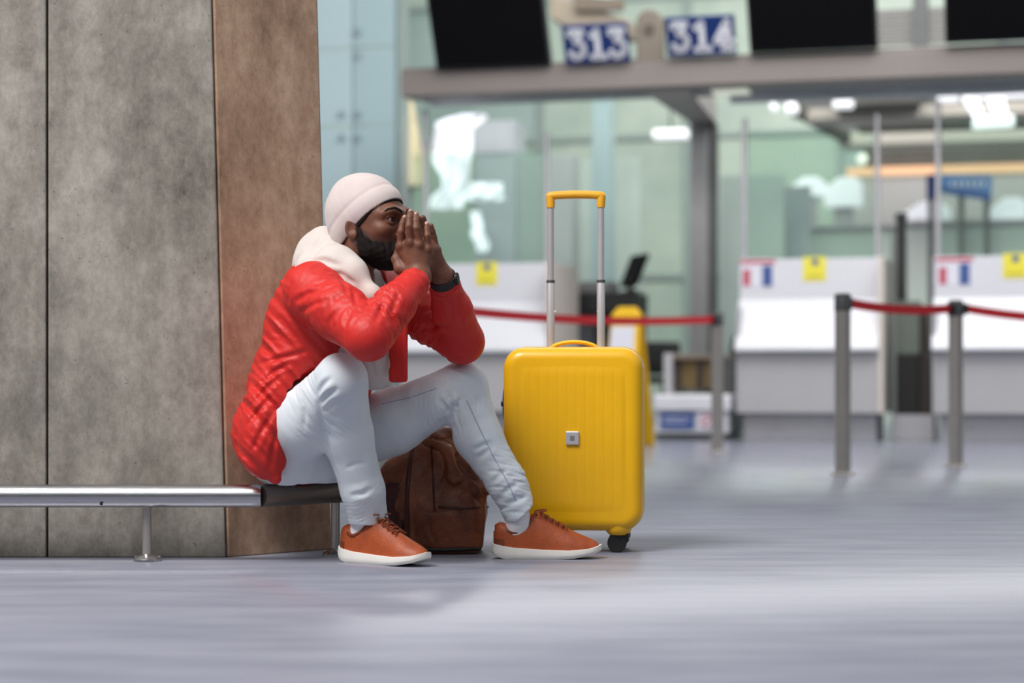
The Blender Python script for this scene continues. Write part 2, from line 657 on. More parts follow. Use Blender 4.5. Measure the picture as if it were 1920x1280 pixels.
# each shell: a rounded tray open towards the middle seam
def shell(front):
    s = -1 if front else 1
    mb = MB()
    nx, nz = 84, 44
    hx, hz, r, d = SW / 2, SH / 2, .06, SD / 2 - .004
    # outline rings from seam to front
    prof = []
    for k in range(9):
        a = math.pi / 2 * k / 8
        prof.append((.034 * (1 - math.cos(a)), d - .034 + .034 * math.sin(a)))
    prof = [(0.0, 0.0), (0.0, .02), (-.002, .03), (0, .04)] + prof
    n_c = 8
    def outline(ins):
        pts = []
        rr = max(r - ins, .004)
        for cx, cz, a0 in ((hx - r, hz - r, 0), (-(hx - r), hz - r, 90), (-(hx - r), -(hz - r), 180), (hx - r, -(hz - r), 270)):
            for k in range(n_c + 1):
                a = math.radians(a0 + 90 * k / n_c)
                pts.append((cx + rr * math.cos(a), cz + rr * math.sin(a)))
        return pts
    vs, fs = [], []
    m = len(outline(0))
    for ins, y in prof:
        for x, z in outline(ins):
            vs.append((x, s * (y + .004), z + SZ0 + hz))
    for i in range(len(prof) - 1):
        for k in range(m):
            a, b = i * m + k, i * m + (k + 1) % m
            fs.append((a, b, b + m, a + m))
    mb.add(vs, fs)
    # face: fine ribbed grid laid a hair proud of the flat cap
    last = outline(prof[-1][0])
    mb.add([(x, s * (prof[-1][1] + .004), z + SZ0 + hz) for x, z in last], [tuple(range(m))])
    if front:
        gx, gz = np.linspace(-hx + .044, hx - .044, 156), np.linspace(-hz + .05, hz - .05, 40)
        vs, fs = [], []
        for x in gx:
            for z in gz:
                f = max(0, min(1, (hx - .046 - abs(x)) / .012, (hz - .052 - abs(z)) / .02))
                rib = .5 + .5 * math.tanh(6 * (math.cos(2 * math.pi * x / .0262) + .5))
                bow = .006 * (1 - (x / hx) ** 2) * (1 - (z / hz) ** 2)
                vs.append((x, s * (d + .004 - .0005 + f * (bow + .0004 * rib)), z + SZ0 + hz))
        nz_ = len(gz)
        for i in range(len(gx) - 1):
            for j in range(nz_ - 1):
                fs.append((i * nz_ + j, (i + 1) * nz_ + j, (i + 1) * nz_ + j + 1, i * nz_ + j + 1))
        mb.add(vs, fs)
    return mb


shell(True).build('front_shell', M_YELLOW, case, auto=50)
shell(False).build('back_shell', M_YELLOW, case, auto=50)
M_ZIP = mat('dark_zip', (120, 82, 16), .6, vary=.2, scale=80)
mb = MB()
ring = []
for cx, cz, a0 in ((SW / 2 - .06, SH / 2 - .06, 0), (-SW / 2 + .06, SH / 2 - .06, 90), (-SW / 2 + .06, -SH / 2 + .06, 180), (SW / 2 - .06, -SH / 2 + .06, 270)):
    for k in range(9):
        a = math.radians(a0 + 90 * k / 8)
        ring.append((cx + .058 * math.cos(a), cz + .058 * math.sin(a) + SZ0 + SH / 2))
n = len(ring)
mb.add([(x, -.006, z) for x, z in ring] + [(x, .006, z) for x, z in ring], [(i, (i + 1) % n, n + (i + 1) % n, n + i) for i in range(n)])
mb.build('zipper', M_ZIP, case)
# logo plate
lp = MB().box((-.019, -.1285, SZ0 + .245), (.019, -.121, SZ0 + .284)).build('badge', M_ALU, case, smooth=False, bevel=.003)
tag(lp, 'small square grey metal badge')
MB().box((-.006, -.1297, SZ0 + .258), (.006, -.128, SZ0 + .271)).build('badge_mark', mat('badge_grey', (150, 148, 150), .4, .5, vary=.1), lp, smooth=False)
# top carry handle
pts = [(-.068 + .136 * t, -.02, SZ0 + SH - .004 + .02 * math.sin(math.pi * t) ** .55) for t in np.linspace(0, 1, 15)]
MB().tube(pts, .0095, 12, flat=(1.5, .62)).build('carry_handle', M_YELLOW2, case)
# side handle with dark lock tab on the left edge
pts = [(-SW / 2 - .001 - .008 * math.sin(math.pi * t) ** .5, .02, SZ0 + .30 + .115 * t) for t in np.linspace(0, 1, 11)]
MB().tube(pts, .0042, 10).build('side_handle', M_BLACK, case)
MB().box((-SW / 2 - .014, -.02, SZ0 + .352), (-SW / 2 + .002, .01, SZ0 + .367)).build('lock_tab', M_BLACK, case, smooth=False, bevel=.003)
# trolley handle
ZT = SZ0 + SH
ztop = P(1078, 364, 5.76)[2]
tr = MB()
for s in (-1, 1):
    t = MB().lathe([(0, ZT - .02), (.0118, ZT - .02), (.0118, ZT + .193), (.0108, ZT + .196), (.0, ZT + .196)], (s * .0735, .055, 0), n=16).build('lower_tube', M_ALU, case)
    MB().lathe([(0, ZT + .190), (.0125, ZT + .190), (.0125, ZT + .198), (0, ZT + .198)], (s * .0735, .055, 0), n=16).build('collar', M_DKMETAL, t)
    MB().lathe([(0, ZT + .19), (.0093, ZT + .19), (.0093, ztop - .01), (0, ztop - .01)], (s * .0735, .055, 0), n=16).build('upper_tube', M_ALU, case)
    MB().lathe([(0, 0), (.004, 0), (.003, .004), (0, .005)], (s * .0735 - s * .0115, .05, ZT + .105), 'x', n=8).build('release_stud', M_ALU, t)
pts = []
for t in np.linspace(-1, 1, 17):
    pts.append((t * .085, .055, ztop + .004 * (1 - t * t)))
g = MB().tube(pts, [.008] + [.0125] * 15 + [.008], 14, flat=(1.0, .95))
grip = g.build('grip', M_GRIP, case)
for s in (-1, 1):
    MB().tube([(s * .0735, .055, ztop - .034), (s * .0735, .055, ztop - .02), (s * .075, .055, ztop)], [.0118, .0128, .0125], 14).build('grip_socket', M_GRIP, case)
# wheels
for sx in (-1, 1):
    for sy in (-1, 1):
        wx, wy = sx * (SW / 2 - .07), sy * (SD / 2 - .045)
        h = MB().lathe([(0, .050), (.026, .050), (.033, .056), (.038, .066), (.04, .085), (0, .09)], (wx, wy, 0), n=18)
        ho = h.build('wheel_housing', M_YELLOW, case)
        f = MB().box((wx - .022, wy - .018, .03), (wx + .03, wy + .018, .056)).build('fork', M_BLACK, ho, smooth=False, bevel=.004)
        for s in (-1, 1):
            MB().lathe([(0, -.006), (.012, -.006), (.025, -.007), (.0275, -.004), (.0275, .004), (.025, .007), (.012, .006), (.01, .004), (0, .004)],
                       (wx - .004, wy + s * .013, .0276), 'y', 24).build('wheel', M_BLACK, ho)

# ------------------------------------------------------------------ stanchions and belts
POSTS = {}


def stanchion(px, base_y, label, heads):
    Y = CAM_H * F_PX / (base_y - HORIZON)
    X = (px - 960) / F_PX * Y
    t = thing('barrier_post', label, 'barrier post', (X, Y, 0), 0, 'steel barrier posts in front of the desks')
    MB().lathe([(0, 0), (.068, 0), (.068, .006), (.05, .012), (.0415, .016), (0, .016)], n=28).build('base', M_STEEL_D, t)
    MB().lathe([(0, .014), (.0405, .014), (.0405, .905), (0, .905)], n=28).build('post', M_STEEL_D, t)
    MB().lathe([(0, .835), (.0425, .835), (.0425, .912), (.038, .922), (0, .922)], n=28).build('head', M_DKMETAL, t)
    MB().lathe([(0, .915), (.03, .915), (.03, .925), (0, .927)], n=28).build('cap', M_STEEL_D, t)
    for ang in heads:
        a = math.radians(ang)
        Mx = Matrix.Rotation(a, 4, 'Z')
        MB().box((.034, -.022, .845), (.066, .022, .905), Mx).build('belt_clip', M_BLACK, t, smooth=False, bevel=.005)
    POSTS[px] = (X, Y)
    return t


def direction(a, b):
    return math.degrees(math.atan2(b[1] - a[1], b[0] - a[0]))


def post_xy(px, by):
    Y = CAM_H * F_PX / (by - HORIZON)
    return ((px - 960) / F_PX * Y, Y)


pA, pB, pC, pD = post_xy(1580, 890), post_xy(1792, 875), post_xy(1345, 848), post_xy(722, 893)
pE = (pB[0] + 1.35, pB[1] - .25)
stanchion(1580, 890, 'steel barrier post nearest the viewer with one belt clip', [direction(pA, pB)])
stanchion(1792, 875, 'second steel barrier post from the right joining two red belts', [direction(pB, pA), direction(pB, pE)])
stanchion(1345, 848, 'farthest steel barrier post in front of the baggage scale', [direction(pC, pD)])
stanchion(722, 893, 'steel barrier post hidden behind the sitting person', [direction(pD, pC)])
Y_ = pE[1]
stanchion(960 + pE[0] / Y_ * F_PX, HORIZON + CAM_H * F_PX / Y_, 'steel barrier post beyond the right edge', [direction(pE, pB)])


def belt(a, b, sag, label):
    a3, b3 = np.array([a[0], a[1], .877]), np.array([b[0], b[1], .877])
    d = (b3 - a3) / np.linalg.norm(b3 - a3)
    a3, b3 = a3 + d * .06, b3 - d * .06
    nrm = np.array([-d[1], d[0], 0]) * .0015
    vs, fs = [], []
    N = 28
    for k in range(N + 1):
        t = k / N
        p = a3 + (b3 - a3) * t
        p[2] -= sag * 4 * t * (1 - t)
        tw = .004 * math.sin(3 * t)
        for dz, s in ((-.024, -1), (.024, -1), (.024, 1), (-.024, 1)):
            vs.append(p + nrm * s + np.array([0, 0, dz]) + nrm * tw * dz * 100)
    for k in range(N):
        for c in range(4):
            e, f = k * 4 + c, k * 4 + (c + 1) % 4
            fs.append((e, f, f + 4, e + 4))
    fs += [(0, 3, 2, 1), (4 * N, 4 * N + 1, 4 * N + 2, 4 * N + 3)]
    tag(MB().add(vs, fs).build('barrier_belt', M_RED, None), label, 'belt', 'red belts between barrier posts')


belt(pA, pB, .02, 'short red belt between the two right barrier posts')
belt(pB, pE, .06, 'red belt running off the right edge from its barrier post')
belt(pD, pC, .045, 'long red belt passing behind the suitcase handle')


# ------------------------------------------------------------------ check-in desks
def counter(px0, px1, label, stickers, end=1.0):
    u0, u1 = row_u(px0, .25), row_u(px1, .25)
    uc, w = (u0 + u1) / 2, (u1 - u0) / 2
    t = thing('check_in_desk', label, 'desk', row(uc, 0), -ROW_A, 'white check-in desks')
    MB().box((-w, .25, 1.0), (w, .31, 1.432)).build('upper_panel', M_WHITE, t, smooth=False, bevel=.006)
    MB().prism([(.25, 1.115), (.28, 1.115), (.05, .70), (0, .70), (0, .725)], 0, -w - .005, w + .002).build('sloping_panel', M_WHITE, t, smooth=False, bevel=.006)
    MB().box((-w + .02, .07, .215), (w, .12, .71)).build('lower_panel', M_GREY, t, smooth=False, bevel=.004)
    MB().box((-w + .05, .16, 0), (w - .02, .9, .215)).build('plinth', mat('plinth_steel', (172, 172, 178), .4, .5, vary=.06), t, smooth=False, bevel=.004)
    MB().box((w, .06, .215), (w + .04, .06 + end, 1.432)).build('end_panel', M_BEIGE, t, smooth=False, bevel=.004)
    MB().box((-w, .06, .215), (-w + .03, .06 + end, 1.05)).build('end_panel', M_GREY, t, smooth=False, bevel=.004)
    MB().box((-w, .31, 1.05), (w, 1.0, 1.09)).build('worktop', M_GREY, t, smooth=False, bevel=.004)
    for kind, sx, sy in stickers:
        su = row_u(sx, .245) - uc
        z = row_z(sx, sy, .245)
        if kind == 'y':
            s = MB().box((su - .09, .2455, z - .095), (su + .09, .25, z + .095)).build('yellow_notice', M_STICKY, t, smooth=False)
            MB().lathe([(0, 0), (.028, 0), (.028, .003), (0, .003)], (su + .005, .243, z + .055), 'y', 14).build('pictogram', M_STBLUE, s)
            MB().box((su - .065, .244, z - .07), (su + .065, .2455, z - .055)).build('print_line', mat('olive_print', (190, 178, 50), .5, vary=.1), s, smooth=False)
        else:
            s = MB().box((su - .14, .2455, z - .115), (su + .14, .25, z + .115)).build('notice', M_PAPER, t, smooth=False)
            MB().box((su - .14, .243, z + .075), (su + .14, .2455, z + .105)).build('red_header', M_STRED, s, smooth=False)
            MB().box((su - .12, .243, z - .10), (su - .06, .2455, z + .03)).build('red_picture', M_STRED, s, smooth=False)
            MB().box((su + .035, .243, z - .105), (su + .115, .2455, z + .06)).build('blue_picture', M_STBLUE, s, smooth=False)
    return t


counter(765, 1034, 'white check-in desk left of the baggage scale, behind the sitting person', [('y', 912, 513)])
counter(1387, 1650, 'white check-in desk in the middle behind the nearest barrier post', [('n', 1421, 512), ('y', 1527, 504)])
counter(1751, 2010, 'white check-in desk cut off by the right edge', [('n', 1790, 508), ('y', 1903, 498)])

# glass screens on slim poles above the desks
def glass_screen(px0, px1, v, top, label, poles, z0=1.434):
    u0, u1 = row_u(px0, v), row_u(px1, v)
    uc, w = (u0 + u1) / 2, (u1 - u0) / 2
    t = thing('glass_screen', label, 'glass screen', row(uc, v, 0), -ROW_A, 'clear glass screens above the desks')
    MB().box((-w, -.005, z0), (w, .005, top)).build('glass_pane', M_GLASS, t, smooth=False)
    for pp, yt in poles:
        pu = min(w - .02, max(-w + .02, row_u(pp, v) - uc))
        zt = row_z(pp, yt, v)
        MB().tube([(pu, 0, z0), (pu, 0, zt)], .022, 10).build('pole', M_ALU, t)
    return t


glass_screen(775, 1030, .28, 2.35, 'clear glass screen over the left desk with slim steel poles', [(798, 205), (1034, 250)])
glass_screen(1392, 1650, .28, 2.45, 'clear glass screen over the middle desk with slim steel poles', [(1395, 222), (1649, 215)])
glass_screen(1754, 2010, .28, 2.5, 'clear glass screen over the right desk with slim steel poles', [(1756, 190)])

# baggage scale between the left and middle desks
bu = row_u(1296, .0)
bs = thing('baggage_scale', 'white baggage scale conveyor with dark curtain and blue notice between two desks', 'baggage scale', row(bu, 0), -ROW_A)
bw = min((row_u(1378, 0) - row_u(1208, 0)) / 2, row_u(1387, .25) - bu - .04)
MB().box((-bw, .0, .225), (bw, .9, .36)).build('belt_deck', M_WHITE, bs, smooth=False, bevel=.02)
MB().box((-bw + .01, .03, .05), (bw - .02, .9, .225)).build('front_panel', mat('scale_grey', (196, 198, 204), .45, vary=.03), bs, smooth=False, bevel=.006)
MB().box((-bw + .02, .06, 0), (bw - .04, .88, .05)).build('kick_plate', M_DKMETAL, bs, smooth=False)
nu0 = row_u(1238, .02) - bu
nu1 = row_u(1302, .02) - bu
nt_ = MB().box((nu0, .022, .085), (nu1, .03, .265 - .045)).build('blue_notice', M_STBLUE, bs, smooth=False)
MB().box((nu0 + .03, .019, .17), (nu1 - .03, .022, .178)).build('print_line', M_PAPER, nt_, smooth=False)
MB().box((nu0 + .03, .019, .135), (nu1 - .06, .022, .143)).build('print_line', M_PAPER, nt_, smooth=False)
ru = row_u(1325, .02) - bu
rn = MB().box((ru - .075, .023, .085), (ru + .075, .03, .22)).build('prohibition_notice', M_PAPER, bs, smooth=False)
ringp = [(ru + .045 * math.cos(a), .021, .152 + .045 * math.sin(a)) for a in np.linspace(0, 2 * math.pi, 25)]
MB().tube(ringp, .006, 6).build('red_ring', M_STRED, rn)
MB().tube([(ru - .03, .021, .122), (ru + .03, .021, .182)], .006, 6).build('red_bar', M_STRED, rn)
# tunnel hood with strip curtain
MB().box((-bw, .45, .36), (-bw + .07, 1.3, .69)).build('side_wall', M_GREY, bs, smooth=False, bevel=.01)
MB().box((bw - .12, .45, .36), (bw - .03, 1.3, .67)).build('side_wall', M_DKMETAL, bs, smooth=False, bevel=.01)
MB().box((-bw + .05, .5, .64), (bw - .05, 1.3, .68)).build('hood', mat('hood_brown', (120, 104, 92), .6, vary=.1), bs, smooth=False, bevel=.01)
M_CURT = mat('curtain_brown', (104, 84, 44), .6, vary=.25, scale=14, stretch=(1, 1, .1))
M_CURT2 = mat('curtain_dark', (58, 42, 34), .6, vary=.2, scale=14, stretch=(1, 1, .1))
span0, span1 = -bw + .07, bw - .12
for i in range(7):
    a = span0 + (span1 - span0) * i / 7
    b = span0 + (span1 - span0) * (i + 1) / 7
    MB().box((a + .002, .56 + .006 * (i % 2), .385 + .012 * ((i * 5) % 3)), (b - .002, .572 + .006 * (i % 2), .66)).build('curtain_strip', M_CURT2 if i in (0, 3) else M_CURT, bs, smooth=False)

# yellow wet floor sign
wl = P(1176, 700, 14.3)
wf = thing('caution_sign', 'yellow folding floor sign with a white notice, behind the suitcase', 'sign', (wl[0], 14.3, 0), math.radians(-22))
for s, nm in ((-1, 'front_board'), (1, 'rear_board')):
    mb = MB()
    zt, yb = 1.0, .2
    vs = []
    for (x, z) in ((-.14, 0), (.14, 0), (.105, zt - .05), (.06, zt), (-.06, zt), (-.105, zt - .05)):
        y = s * (yb * (1 - z / zt) + .008)
        vs.append((x, y, z))
    vs += [(p[0], p[1] + s * .014, p[2]) for p in vs]
    fs = [(0, 1, 2, 3, 4, 5), (11, 10, 9, 8, 7, 6)] + [(i, (i + 1) % 6, 6 + (i + 1) % 6, 6 + i) for i in range(6)]
    bd = mb.add(vs, fs).build(nm, M_YELLOW2, wf, smooth=False, bevel=.004)
    if s < 0:
        def fy(z):
            return -(yb * (1 - z / zt) + .008 + .0165)
        MB().add([(-.115, fy(.3), .3), (.085, fy(.3), .3), (.075, fy(.86), .86), (-.098, fy(.86), .86)] +
                 [(-.115, fy(.3) - .002, .3), (.085, fy(.3) - .002, .3), (.075, fy(.86) - .002, .86), (-.098, fy(.86) - .002, .86)],
                 [(0, 1, 2, 3), (7, 6, 5, 4), (0, 1, 5, 4), (1, 2, 6, 5), (2, 3, 7, 6), (3, 0, 4, 7)]).build('notice', M_PAPER, bd, smooth=False)
        pts = [(-.02 + .04 * math.sin(3 * t), fy(.55 + .12 * t) - .004, .55 + .12 * t) for t in np.linspace(0, 1, 8)]
        MB().tube(pts, .008, 6).build('pictogram', M_STRED, bd)

# staff desk with a monitor behind the left desk
du = row_u(1130, 1.4)
sd = thing('staff_desk', 'black topped staff desk seen between the left desk and the caution sign', 'desk', row(du, 1.4), -ROW_A)
z1 = row_z(1100, 548, 1.4)
z0 = row_z(1100, 586, 1.4)
MB().box((row_u(1050, 1.4) - du, 0, z0), (row_u(1190, 1.4) - du, .6, z1)).build('desk_top', M_BLACK, sd, smooth=False, bevel=.01)
for ppx in (1118, 1186):
    uu = row_u(ppx, 1.42) - du
    MB().box((uu - .03, .02, 0), (uu + .03, .5, z0)).build('leg', M_BLACK, sd, smooth=False)
MB().box((row_u(1056, 1.7) - du, .35, .1), (row_u(1190, 1.7) - du, .38, z0)).build('back_panel', M_GREY, sd, smooth=False)
MB().box((row_u(1058, 1.5) - du, .1, z1), (row_u(1145, 1.5) - du, .45, z1 + .1)).build('tray', mat('tray_grey', (128, 126, 126), .5, vary=.1), sd, smooth=False, bevel=.01)
mu = row_u(1176, 1.45)
mo = thing('monitor', 'black flat monitor tilted back on the staff desk', 'monitor', row(mu, 1.5, z1 + .002), -ROW_A + math.radians(-58))
Mx = Matrix.Translation((0, 0, .05)) @ Matrix.Rotation(math.radians(-22), 4, 'X')
MB().box((-.2, -.015, 0), (.2, .015, .3), Mx).build('screen', M_SCREEN, mo, smooth=False, bevel=.008)
MB().box((-.03, .0, 0), (.03, .04, .14)).build('stand', M_BLACK, mo, smooth=False)
MB().box((-.1, -.04, 0), (.1, .1, .014)).build('foot', M_BLACK, mo, smooth=False, bevel=.004)

# two office chairs behind the scale
def office_chair(px, v, rz, label, back_h):
    t = thing('office_chair', label, 'chair', row(row_u(px, v), v), -ROW_A + rz, 'office chairs behind the baggage scale')
    rounded_box(.46, .44, .07, .03, n=3, center=(0, 0, .47)).build('seat', M_BLACK, t)
    Mx = Matrix.Translation((0, .22, .52)) @ Matrix.Rotation(math.radians(-10), 4, 'X')
    mb = rounded_box(.42, .06, back_h, .028, n=3, center=(0, 0, back_h / 2))
    mb.v = [tuple(Mx @ Vector(p)) for p in mb.v]
    mb.build('backrest', M_BLACK, t)
    MB().tube([(0, 0, .07), (0, 0, .45)], .03, 12).build('column', M_DKMETAL, t)
    for k in range(5):
        a = 2 * math.pi * k / 5
        MB().tube([(0, 0, .1), (.28 * math.cos(a), .28 * math.sin(a), .065)], .02, 8).build('foot_arm', M_BLACK, t)
        MB().lathe([(0, -.015), (.028, -.015), (.028, .015), (0, .015)], (.27 * math.cos(a), .27 * math.sin(a), .03), 'y', 12).build('caster', M_BLACK, t)


office_chair(1246, 2.9, .4, 'low black office chair behind the baggage scale beside the caution sign', .32)
office_chair(1330, 2.1, -1.2, 'black office chair seen edge on behind the farthest barrier post', .36)

# gap unit between middle and right desk
gu = row_u(1716, .45)
gp = thing('desk_gap_unit', 'dark recess unit between the middle and right desks with a slanted frame', 'cabinet', row(gu, .45), -ROW_A)
u_ = lambda px: row_u(px, .45) - gu
MB().box((u_(1682), .0, .2), (u_(1722), .4, .68)).build('cabinet_body', M_BLACK, gp, smooth=False, bevel=.004)
MB().box((u_(1680), .02, .68), (u_(1724), .3, 1.1)).build('upper_panel', mat('olive_grey', (104, 112, 104), .5, vary=.08), gp, smooth=False, bevel=.004)
MB().box((u_(1676), -.1, 0), (u_(1752), .42, .2)).build('plinth', M_GREY, gp, smooth=False, bevel=.004)
mb = MB()
mb.prism([(u_(1722), 1.06), (u_(1737), 1.06), (u_(1750), .2), (u_(1722), .2)], 1, .05, .1)
mb.v = [(p[0], p[1], p[2]) for p in mb.v]
mb.build('slanted_panel', mat('dark_brown_panel', (46, 38, 34), .5, vary=.1), gp, smooth=False)
uu = u_(1692)
tp = thing('support_pole', 'grey steel pole rising between the middle and right desks', 'pole', row(row_u(1690, 1.0), 1.0), -ROW_A)
MB().tube([(0, 0, 0), (0, 0, row_z(1690, 405, 1.0))], .042, 14).build('shaft', M_DKMETAL, tp)
MB().tube([(0, 0, row_z(1690, 415, 1.0)), (0, 0, row_z(1690, 400, 1.0))], .05, 14).build('cap', M_DKMETAL, tp)

# ------------------------------------------------------------------ gantry over the desks
VG = -.2
ga = thing('gantry_beam', 'long grey overhead gantry beam carrying screens and number signs', 'beam', row(0, VG, 0), -ROW_A)
zt = row_z(900, 128, VG)
zb = row_z(900, 176, VG)
MB().box((row_u(752, VG), 0, zb), (9, .25, zt)).build('fascia', M_FASCIA, ga, smooth=False, bevel=.01)
MB().box((row_u(752, VG), .25, zb + .04), (9, .9, zb + .12)).build('soffit', mat('soffit_grey', (150, 152, 156), .5, vary=.05, scale=1), ga, smooth=False)
MB().box((row_u(1335, VG), .9, row_z(1500, 188, VG + .9)), (9, 1.0, row_z(1500, 160, VG + .9))).build('rear_rail', mat('rail_blue_grey', (236, 240, 244), .4, .2, vary=.05), ga, smooth=False, bevel=.01)
MB().box((row_u(752, VG), .02, zt), (9, .2, zt + .03)).build('top_lip', M_FASCIA, ga, smooth=False, bevel=.01)
# bent panel light under soffit
MB().box((row_u(1335, VG + .5), .45, zb + .015), (row_u(1400, VG + .5), .7, zb + .04)).build('soffit_lamp', mat('soffit_glow', (230, 232, 215), .4, emit=(230, 235, 215), emit_strength=.5), ga, smooth=False)
# cross beam and column
VC = 2.6
ccu = row_u(1321, VC)
gc = thing('gantry_column', 'square grey steel column carrying the gantry with a cross beam', 'column', row(ccu, VC), -ROW_A)
zc = row_z(1321, 232, VC)
cw = (row_u(1344, VC) - row_u(1298, VC)) / 2
MB().box((-cw, -cw, 0), (cw * .45, cw, zc)).build('shaft', mat('column_grey', (150, 150, 150), .45, .2, vary=.05), gc, smooth=False, bevel=.01)
MB().box((cw * .45, -cw * .8, 0), (cw, cw, zc)).build('side_flange', M_DKMETAL, gc, smooth=False, bevel=.006)
MB().box((-cw - .02, -cw - .02, 0), (cw + .02, cw + .02, .03)).build('base_plate', M_DKMETAL, gc, smooth=False)
uL = row_u(1205, VG + .2) - ccu
uR = row_u(1290, VG + .2) - ccu
dv = VG + .2 - VC
mb = MB()
zz0, zz1 = zb - .0, zb + .16
mb.add([(uL, dv, zz0), (uR, dv, zz0), (cw, 0, zc), (-cw, 0, zc), (uL, dv, zz1), (uR, dv, zz1), (cw, 0, zc + .2), (-cw, 0, zc + .2)],
       [(0, 3, 2, 1), (4, 5, 6, 7), (0, 1, 5, 4), (1, 2, 6, 5), (2, 3, 7, 6), (3, 0, 4, 7)])
mb.build('cross_beam', mat('beam_pale', (176, 168, 164), .5, vary=.05), gc, smooth=False)

TILT = math.radians(27)


def tilted(name, px0, px1, pyb, h, label, cat, m, thick=.08, group=None, v=None):
    """a board whose lower edge hangs at (px, pyb) and whose top leans towards the viewer"""
    v = VG - .06 if v is None else v
    u0, u1 = row_u(px0, v), row_u(px1, v)
    uc, w = (u0 + u1) / 2, (u1 - u0) / 2
    zb_ = row_z((px0 + px1) / 2, pyb, v)
    t = thing(name, label, cat, row(uc, v, zb_), -ROW_A, group)
    t.rotation_euler = (TILT, 0, -ROW_A)
    return t, w, h


for px0, px1, pyb, lb in ((818, 1032, 126, 'switched off black display leftmost on the gantry'),
                          (1406, 1646, 96, 'switched off black display right of the 314 sign'),
                          (1772, 2010, 78, 'switched off black display cut by the right top corner')):
    t, w, h = tilted('display_screen', px0, px1, pyb, .62, lb, 'screen', M_SCREEN, group='black displays on the gantry')
    MB().box((-w, -.0, 0), (w, .09, .62)).build('casing', M_BLACK, t, smooth=False, bevel=.008)
    MB().box((-w + .02, -.006, .02), (w - .02, 0.0, .6)).build('panel', M_SCREEN, t, smooth=False)
    MB().box((-.08, .09, .1), (.08, .2, .3)).build('bracket', M_DKMETAL, t, smooth=False)


def stroke(pl, w, y0, y1):
    """flat lettering stroke with round joints in the x-z plane"""
    mb = MB()
    for a, b in zip(pl[:-1], pl[1:]):
        a, b = np.array(a, float), np.array(b, float)
        d = (b - a) / max(1e-9, np.linalg.norm(b - a))
        n_ = np.array([-d[1], d[0]]) * w
        q = [a + n_, a - n_, b - n_, b + n_]
        mb.prism([tuple(p) for p in q], 1, y0, y1)
    for p in pl:
        mb.prism([(p[0] + w * math.cos(a), p[1] + w * math.sin(a)) for a in np.linspace(0, 2 * math.pi, 13)[:-1]], 1, y0, y1)
    return mb


def digit(ch, x, s):
    """strokes of one heavy slab digit in a cell 0.6 wide and 1 high"""
    S = []
    if ch == '3':
        S.append([(.06, .84), (.06, .95), (.5, .95), (.24, .6)])
        S.append([(.24, .6), (.42, .56), (.52, .4), (.5, .2), (.38, .06), (.2, .03), (.07, .1), (.06, .2)])
    elif ch == '1':
        S.append([(.1, .78), (.3, .95), (.3, .03)])
        S.append([(.08, .03), (.54, .03)])
    elif ch == '4':
        S.append([(.44, .0), (.44, .98), (.02, .28), (.6, .28)])
        S.append([(.28, .02), (.56, .02)])
    return [[(x + a * s, b * s) for a, b in pl] for pl in S]


for px0, px1, pyb, txt, lb in ((1060, 1182, 118, '313', 'blue number sign with white digits 313, nearer the left display'),
                               (1252, 1381, 104, '314', 'blue number sign with white digits 314, beside the middle display')):
    t, w, h = tilted('number_sign', px0, px1, pyb, .3, lb, 'sign', M_BLUE, group='blue number signs')
    MB().box((-w, 0, 0), (w, .03, .31)).build('plate', M_BLUE, t, smooth=False, bevel=.004)
    s = .226
    for i, ch in enumerate(txt):
        mb = MB()
        for pl in digit(ch, -w * .9 + i * w * .62 + .02, s):
            q = stroke(pl, .023, -.005 - .0004 * i, .002)
            mb.v, mb.f = mb.v, mb.f
            o = len(mb.v)
            mb.v += [(p[0], p[1], p[2] + .045) for p in q.v]
            mb.f += [tuple(k + o for k in fc) for fc in q.f]
        mb.build('digit', M_LETTER, t, smooth=False)
    MB().box((-.05, .03, .05), (.05, .14, .12)).build('bracket', M_DKMETAL, t, smooth=False)

# rounded loudspeaker between the signs
v = VG + .02
u0 = row_u(1218, v)
z0 = row_z(1218, 118, v)
z1 = row_z(1218, 18, v)
sp = thing('loudspeaker', 'grey arched loudspeaker with dark centre between the two number signs', 'loudspeaker', row(u0, v, z0), -ROW_A)
H = z1 - z0
w = .105
prof = [(-w, 0), (w, 0), (w, H - w)] + [(w * math.cos(a), H - w + w * math.sin(a)) for a in np.linspace(0, math.pi, 14)[1:-1]] + [(-w, H - w)]
MB().prism(prof, 1, -.02, .12).build('body', mat('speaker_grey', (116, 106, 94), .5, vary=.06), sp, smooth=False, bevel=.015)
MB().lathe([(0, 0), (.045, 0), (.04, .012), (0, .012)], (0, -.03, H * .62), 'y', 20).build('driver', mat('speaker_dark', (76, 66, 58), .5, vary=.1), sp)

# ------------------------------------------------------------------ farther background
# point fixed blue glass wall on the left, panes with bolts
VB = 1.2
gu0 = row_u(662, VB)
gw = thing('glass_partition', 'pale blue bolted glass wall rising behind the pillar', 'glass wall', row(gu0, VB), -ROW_A)
zs = [0.02, row_z(662, 420, VB), row_z(662, 236, VB), row_z(662, 90, VB), row_z(662, 90, VB) + .8]
uL, uR = row_u(480, VB) - gu0, row_u(747, VB) - gu0
for a, b in zip(zs[:-1], zs[1:]):
    MB().box((uL, 0, a + .006), (-.006, .02, b - .006)).build('glass_pane', M_GLASS_B, gw, smooth=False)
    MB().box((.006, 0, a + .006), (uR, .02, b - .006)).build('glass_pane', glass_mat('blue_glass_deep', (190, 216, 220), .8, .1), gw, smooth=False)
M_BOLT = mat('bolt_grey', (150, 168, 174), .4, .2, vary=.1)
for px, py in ((642, 214), (672, 214), (642, 258), (672, 258), (672, 60), (672, 104)):
    MB().lathe([(0, 0), (.035, 0), (.028, .015), (0, .015)], (row_u(px, VB) - gu0, -.02, row_z(px, py, VB)), 'y', 14).build('bolt', M_BOLT, gw)
